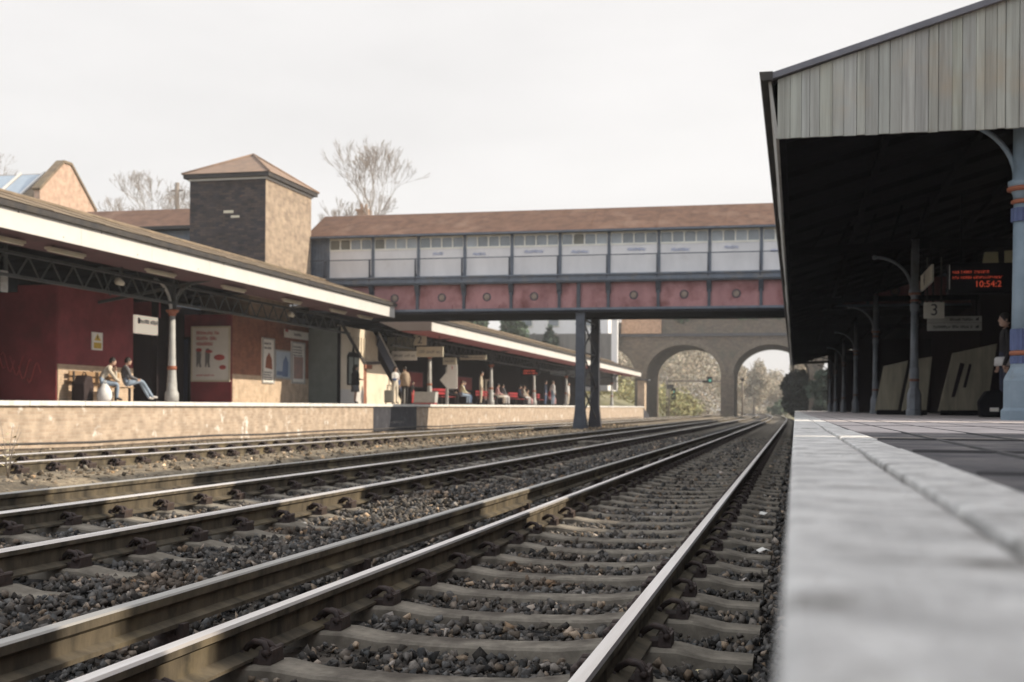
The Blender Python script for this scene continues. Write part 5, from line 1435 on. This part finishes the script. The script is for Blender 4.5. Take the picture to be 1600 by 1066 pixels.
STAND = dict(pelvis=(0, 0, .95), belly=(0, .01, 1.10), chest=(0, 0, 1.28), neck=(0, -.01, 1.46), head=(0, .01, 1.53),
             sh_l=(-.16, 0, 1.39), el_l=(-.23, -.03, 1.12), wr_l=(-.22, .05, .88), hd_l=(-.21, .08, .80), sh_r=(.16, 0, 1.39), el_r=(.23, -.03, 1.12), wr_r=(.22, .05, .88), hd_r=(.21, .08, .80),
             hip_l=(-.085, 0, .90), kn_l=(-.10, .02, .50), an_l=(-.10, -.02, .09), to_l=(-.11, .14, .045), hip_r=(.085, 0, .90), kn_r=(.10, .02, .50), an_r=(.10, -.02, .09), to_r=(.11, .14, .045))
SIT = dict(pelvis=(0, 0, .56), belly=(0, .0, .70), chest=(0, .0, .88), neck=(0, .03, 1.05), head=(0, .06, 1.11),
           sh_l=(-.16, .02, .98), el_l=(-.22, .10, .74), wr_l=(-.13, .32, .66), hd_l=(-.09, .38, .64), sh_r=(.16, .02, .98), el_r=(.22, .10, .74), wr_r=(.13, .32, .66), hd_r=(.09, .38, .64),
           hip_l=(-.09, .05, .54), kn_l=(-.12, .46, .52), an_l=(-.12, .44, .10), to_l=(-.13, .60, .05), hip_r=(.09, .05, .54), kn_r=(.12, .46, .52), an_r=(.12, .44, .10), to_r=(.13, .60, .05))
BONES = [('pelvis', 'belly', 'bot'), ('belly', 'chest', 'top'), ('chest', 'neck', 'top'), ('neck', 'head', 'skin'), ('neck', 'sh_l', 'top'), ('sh_l', 'el_l', 'top'), ('el_l', 'wr_l', 'sleeve'), ('wr_l', 'hd_l', 'skin'),
         ('neck', 'sh_r', 'top'), ('sh_r', 'el_r', 'top'), ('el_r', 'wr_r', 'sleeve'), ('wr_r', 'hd_r', 'skin'), ('pelvis', 'hip_l', 'bot'), ('hip_l', 'kn_l', 'bot'), ('kn_l', 'an_l', 'shin'), ('an_l', 'to_l', 'shoe'),
         ('pelvis', 'hip_r', 'bot'), ('hip_r', 'kn_r', 'bot'), ('kn_r', 'an_r', 'shin'), ('an_r', 'to_r', 'shoe')]
RAD = dict(pelvis=(.15, .115), belly=(.135, .105), chest=(.155, .11), neck=(.06, .06), head=(.05, .05), sh=(.07, .07), el=(.048, .048), wr=(.034, .034), hd=(.034, .022), hip=(.095, .10), kn=(.062, .065), an=(.043, .045), to=(.042, .032))

def person(label, loc, rot, base, top, bottom, hair, pose=None, h=1.7, sleeve=None, shin=None, shoe=None, long_hair=False, skirt=None, group=None, wide=1.0, coat=None, hem=None):
    J = dict(base); J.update(pose or {})
    names = list(J); ix = {n: i for i, n in enumerate(names)}
    bm = bmesh.new(); lay = bm.verts.layers.skin.verify()
    vv = []
    for n in names:
        v = bm.verts.new(J[n]); k = n.split('_')[0]; rr = RAD[k]
        v[lay].radius = (rr[0] * (wide if k in ('pelvis', 'belly', 'chest') else 1), rr[1]); v[lay].use_root = (n == 'pelvis'); vv.append(v)
    for a, c, _ in BONES: bm.edges.new((vv[ix[a]], vv[ix[c]]))
    me = bpy.data.meshes.new('tmp'); bm.to_mesh(me); bm.free()
    o = bpy.data.objects.new('tmp', me); COL.objects.link(o)
    o.modifiers.new('k', 'SKIN').use_smooth_shade = True
    ss = o.modifiers.new('s', 'SUBSURF'); ss.levels = 1; ss.render_levels = 1
    bpy.context.view_layer.update()
    ev = o.evaluated_get(bpy.context.evaluated_depsgraph_get()); m2 = bpy.data.meshes.new_from_object(ev)
    verts = [v.co.copy() for v in m2.vertices]; faces = [tuple(p.vertices) for p in m2.polygons]
    bpy.data.objects.remove(o); bpy.data.meshes.remove(me); bpy.data.meshes.remove(m2)
    keys = ['skin', 'top', 'sleeve', 'bot', 'shin', 'shoe']
    b = MB()
    segs = [(Vector(J[a]), Vector(J[c]), k) for a, c, k in BONES]
    mi = []
    for f in faces:
        c = sum((verts[i] for i in f), Vector()) / len(f); best = None
        for a, e, k in segs:
            d = e - a; t = max(0, min(1, (c - a).dot(d) / max(d.length_squared, 1e-9))); q = (c - (a + d * t)).length
            if best is None or q < best[0]: best = (q, k)
        mi.append(keys.index(best[1]))
    b.v = [tuple(v) for v in verts]; b.f = faces; b.m = mi; b.sm = [True] * len(faces); b.t = [1.0] * len(verts)
    H = Vector(J['head']); N = Vector(J['neck']); fw = Vector((0, 1, 0)); yaw = J.get('look', 0.0) if isinstance(J.get('look', 0.0), float) else 0.0
    hc = H + Vector((0, .02, .10))
    b.sphere(hc, .1, 0, 14, 10, (.76, .92, 1.15))
    b.sphere(hc + Vector((0, .03, -.065)), .06, 0, 10, 7, (.8, .95, .8))              # jaw
    b.add([hc + Vector(q) for q in ((-.012, .085, .02), (.012, .085, .02), (.016, .09, -.022), (-.016, .09, -.022), (0, .115, -.018))], [(0, 1, 4), (1, 2, 4), (2, 3, 4), (3, 0, 4)], 0, True)
    for s in (-1, 1):
        b.sphere(hc + Vector((s * .078, -.005, -.005)), .024, 0, 8, 6, (.4, .7, 1.2))  # ears
        b.sphere(hc + Vector((s * .03, .082, .012)), .011, 5, 8, 5, (1, .5, .7))       # eyes
    b.box(hc.x - .02, hc.x + .02, hc.y + .082, hc.y + .09, hc.z - .056, hc.z - .05, 5)
    for s in ('l', 'r'):                                                              # fingers and thumb
        w, hd = Vector(J['wr_' + s]), Vector(J['hd_' + s]); d = (hd - w).normalized(); sd_ = d.orthogonal().normalized(); cu = d.cross(sd_)
        for q in range(4):
            p0 = hd + sd_ * (.024 - .016 * q); L = (.060, .068, .064, .050)[q]
            b.tube([p0, p0 + d * L * .5 + cu * .006, p0 + d * L * .85 + cu * .028], [.0085, .008, .006], 6, 0)
        p0 = w + d * .03 + sd_ * .03
        b.tube([p0, p0 + d * .03 + sd_ * .022, p0 + d * .062 + sd_ * .026], [.010, .009, .007], 6, 0)
    sk = h / 1.7
    rt = Matrix.Rotation(rot, 3, 'Z')
    mats_ = [SKIN, top, sleeve or top, bottom, shin or bottom, shoe or SHOE]
    def place(mb, name, ms, parent=None):
        mb.v = [tuple(rt @ (Vector(v) * sk) + Vector(loc)) for v in mb.v]
        return mb.build(name, ms, parent, origin=loc)
    po = place(b, 'person', mats_); tag(po, label, 'person', group)
    hb_ = MB(); vs = []; fs = []; n, m_ = 14, 7
    for i in range(m_ + 1):
        ph = (1.95 if not long_hair else 2.2) * i / m_
        for k in range(n):
            t = 2 * math.pi * k / n; fy = math.sin(t)
            ph2 = ph * (1 - .45 * max(0, fy) ** 1.5)
            rr = .108
            vs.append((hc.x + rr * .80 * math.sin(ph2) * math.cos(t), hc.y - .006 + rr * .95 * math.sin(ph2) * fy, hc.z + .006 + rr * 1.17 * math.cos(ph2)))
    for i in range(m_):
        for k in range(n): fs.append((i * n + k, (i + 1) * n + k, (i + 1) * n + (k + 1) % n, i * n + (k + 1) % n))
    hb_.add(vs, fs, 0, True)
    if long_hair: hb_.tube([hc + Vector((0, -.06, .02)), hc + Vector((0, -.085, -.10)), hc + Vector((0, -.09, -.24))], [.075, .085, .05], 10)
    place(hb_, 'hair', hair, po)
    if skirt:
        s_ = MB(); p = Vector(J['pelvis']); s_.lathe(p.x, p.y, [(.15, p.z + .08), (.175, p.z - .05), (.20, p.z - .42), (.19, p.z - .42), (.1, p.z + .08)], 14); place(s_, 'skirt', skirt, po)
    if coat:
        s_ = MB(); c_ = Vector(J['chest']); p = Vector(J['pelvis'])
        s_.lathe((p.x + c_.x) / 2, (p.y + c_.y) / 2, [(.10, c_.z + .16), (.185, c_.z + .06), (.18, c_.z - .15), (.20, p.z - .12), (.185, p.z - .12), (.09, c_.z + .16)], 14); place(s_, 'coat', coat, po)
    if hem:
        s_ = MB(); p = Vector(J['pelvis']); s_.lathe(p.x, p.y, [(.16, p.z + .06), (.185, p.z + .03), (.19, p.z - .09), (.18, p.z - .09), (.12, p.z + .06)], 14); place(s_, 'shirt_hem', hem, po)
    return po

W = lambda n, c: cloth(n, c)
jeans = W('pale jeans', (.30, .38, .48)); jeansd = W('blue jeans', (.10, .15, .25)); creamc = W('cream', (.62, .56, .46)); taupe = W('taupe', (.30, .25, .20)); blackc = W('black', (.022, .02, .022))
grey = W('grey', (.16, .16, .17)); white_ = W('white', (.72, .70, .68)); pinkc = W('pink', (.60, .36, .35)); beige = W('beige', (.52, .45, .34)); bluec = W('blue', (.11, .17, .33)); redc = W('red', (.45, .06, .06)); navyc = W('navy', (.03, .035, .06)); yel = W('pale yellow', (.68, .62, .40))
tan_ = W('tan', (.36, .27, .19))
E90 = -math.pi / 2
# the two people on the bench (facing the tracks and a little along the platform)
person('seated woman in cream top and jeans, chin on hand, on the wooden bench', (-19.3, 31.15, pz(32)), E90 + .55, SIT, creamc, jeans, HAIRB,
       dict(chest=(0, .14, .86), neck=(0, .24, 1.0), head=(0, .30, 1.06), sh_l=(-.16, .2, .94), sh_r=(.16, .2, .94), el_l=(-.17, .42, .66), wr_l=(-.06, .40, .90), hd_l=(-.04, .39, .97), el_r=(.17, .42, .64), wr_r=(.05, .52, .60)), 1.68, coat=None, wide=1.15)
person('seated man in dark jacket and pale jeans, legs stretched out, on the wooden bench', (-19.25, 32.35, pz(33)), E90 + .75, SIT, grey, jeans, HAIRB,
       dict(chest=(0, -.05, .86), neck=(0, .0, 1.02), head=(0, .06, 1.08), kn_l=(-.10, .44, .62), an_l=(-.08, .70, .12), to_l=(-.08, .86, .10), kn_r=(.1, .46, .62), an_r=(.08, .78, .14), to_r=(.08, .93, .14)), 1.72, shoe=white_, wide=1.15)
person('standing woman in a dark jacket and grey skirt in front of the cream stair wall', (-17.75, 47.6, pz(47.6)), E90 + .4, STAND, blackc, SKIN, HAIRB,
       dict(el_r=(.24, .08, 1.15), wr_r=(.12, .24, 1.08), hd_r=(.08, .30, 1.08)), 1.58, long_hair=True, skirt=grey, coat=blackc)
person('standing woman in a blue jacket, white top and pale trousers beside the cream suitcase', (-17.2, 51.1, pz(51)), E90 - .6, STAND, white_, creamc, HAIRB, dict(el_r=(.22, .1, 1.16), wr_r=(.04, .2, 1.16), hd_r=(-.02, .22, 1.17)), 1.62, sleeve=bluec, long_hair=True)
person('person in a tan coat carrying a child, beside the woman with white top', (-17.0, 51.9, pz(51)), E90 + 2.4, STAND, tan_, blackc, HAIRB, dict(el_l=(-.2, .14, 1.14), wr_l=(-.05, .25, 1.1)), 1.66, coat=tan_)
person('small child in dark clothes at the foot of the pale stair flight', (-16.8, 52.4, pz(52)), E90, STAND, blackc, redc, HAIRB, None, 1.0)
FAR = [
 ('seated person in black leaning forward on the first red bench', -17.95, 62.3, SIT, blackc, blackc, HAIRB, {}, 1.7, E90 + .5),
 ('seated woman in pale yellow top and blue jeans on the first red bench', -17.75, 64.0, SIT, yel, jeans, HAIRBR, {}, 1.7, E90 + .8),
 ('standing man in a beige jacket and beige trousers in front of the first red bench', -17.1, 65.8, STAND, beige, beige, HAIRB, {}, 1.82, E90 + .2),
 ('seated person in white with dark bag on the second red bench', -18.0, 71.3, SIT, white_, blackc, HAIRBR, {}, 1.7, E90),
 ('seated person in pink top and pale trousers on the second red bench', -17.9, 72.8, SIT, pinkc, creamc, HAIRB, {}, 1.7, E90 + .5),
 ('seated person in cream with crossed pale legs on the third red bench', -17.9, 80.2, SIT, creamc, white_, HAIRBR, {}, 1.7, E90 + .6),
 ('seated child in tan on the third red bench', -17.95, 81.6, SIT, tan_, pinkc, HAIRBR, {}, 1.4, E90),
 ('standing woman in a white top and blue jeans near the small red display', -17.2, 87.0, STAND, white_, jeans, HAIRBR, {}, 1.75, E90 + .9),
 ('seated person in red with pale legs on the farthest red bench', -17.9, 89.2, SIT, redc, pinkc, HAIRB, {}, 1.7, E90 + .6),
 ('standing person in white farthest along the left platform, just left of the dark trestle', -17.2, 93.2, STAND, white_, creamc, HAIRBR, {}, 1.75, E90),
 ('seated person in pale blue beside the woman in pale yellow', -17.9, 64.9, SIT, cloth('mid blue', (.2, .27, .4)), jeansd, HAIRB, {}, 1.68, E90 + .2),
 ('seated person in grey with white trousers at the right end of the second red bench', -17.8, 73.7, SIT, grey, white_, HAIRB, {}, 1.7, E90 + .9),
 ('standing person in black behind the second red bench', -18.9, 74.6, STAND, blackc, grey, HAIRB, {}, 1.74, E90 + .3),
 ('seated person in navy at the left end of the third red bench', -18.0, 79.4, SIT, navyc, blackc, HAIRB, {}, 1.7, E90 + .2),
 ('standing person in dark blue just behind the woman in a white top', -18.0, 88.2, STAND, navyc, jeansd, HAIRB, {}, 1.78, E90),
 ('standing person in pale blue glimpsed between the two trestle posts', -16.9, 102.5, STAND, W('pale blue', (.4, .48, .56)), navyc, HAIRBR, {}, 1.75, E90)]
for lab, x, y, base, top, bot, hair, pose, h, rot in FAR:
    person(lab, (x, y, pz(y)), rot, base, top, bot, hair, pose, h, group='people waiting far along the left platform')
person('person in dark jacket and trousers, white shirt hem, half hidden by the nearest blue column', (3.28, 20.7, -.09), math.pi * .55, STAND, blackc, navyc, HAIRB,
       dict(el_l=(-.24, .02, 1.10), wr_l=(-.26, .12, .86)), 1.62, hem=white_)
t = thing('bag', (3.05, 20.2, -.09), 'black bag with a white tag beside the person half hidden by the column', 'bag')
b = MB(); b.prism([(2.82, -.09), (3.2, -.09), (3.22, .22), (3.1, .34), (2.9, .32), (2.8, .15)], 'y', 20.1, 20.4); b.build('bag', BLACK, t, bevel=.03)
b = MB(); b.box(2.95, 3.08, 20.09, 20.1, .0, .06); b.build('tag', SIGNW, t)

# ------------------------------------------------------------------ air
hz = MB(); hz.box(-1250, 1250, -290, 1450, -2.7, 30)
ho = hz.build('haze', MATS['rough grass bank'], origin=(0, 0, 0)); tag(ho, kind='stuff')
hm = bpy.data.materials.new('haze air'); hm.use_nodes = True
hn = hm.node_tree.nodes; hn.clear(); out_ = hn.new('ShaderNodeOutputMaterial'); pv = hn.new('ShaderNodeVolumePrincipled')
pv.inputs['Color'].default_value = (.97, .96, .95, 1); pv.inputs['Density'].default_value = 0.0007; pv.inputs['Anisotropy'].default_value = 0.2
hm.node_tree.links.new(pv.outputs[0], out_.inputs['Volume']); ho.data.materials.clear(); ho.data.materials.append(hm)
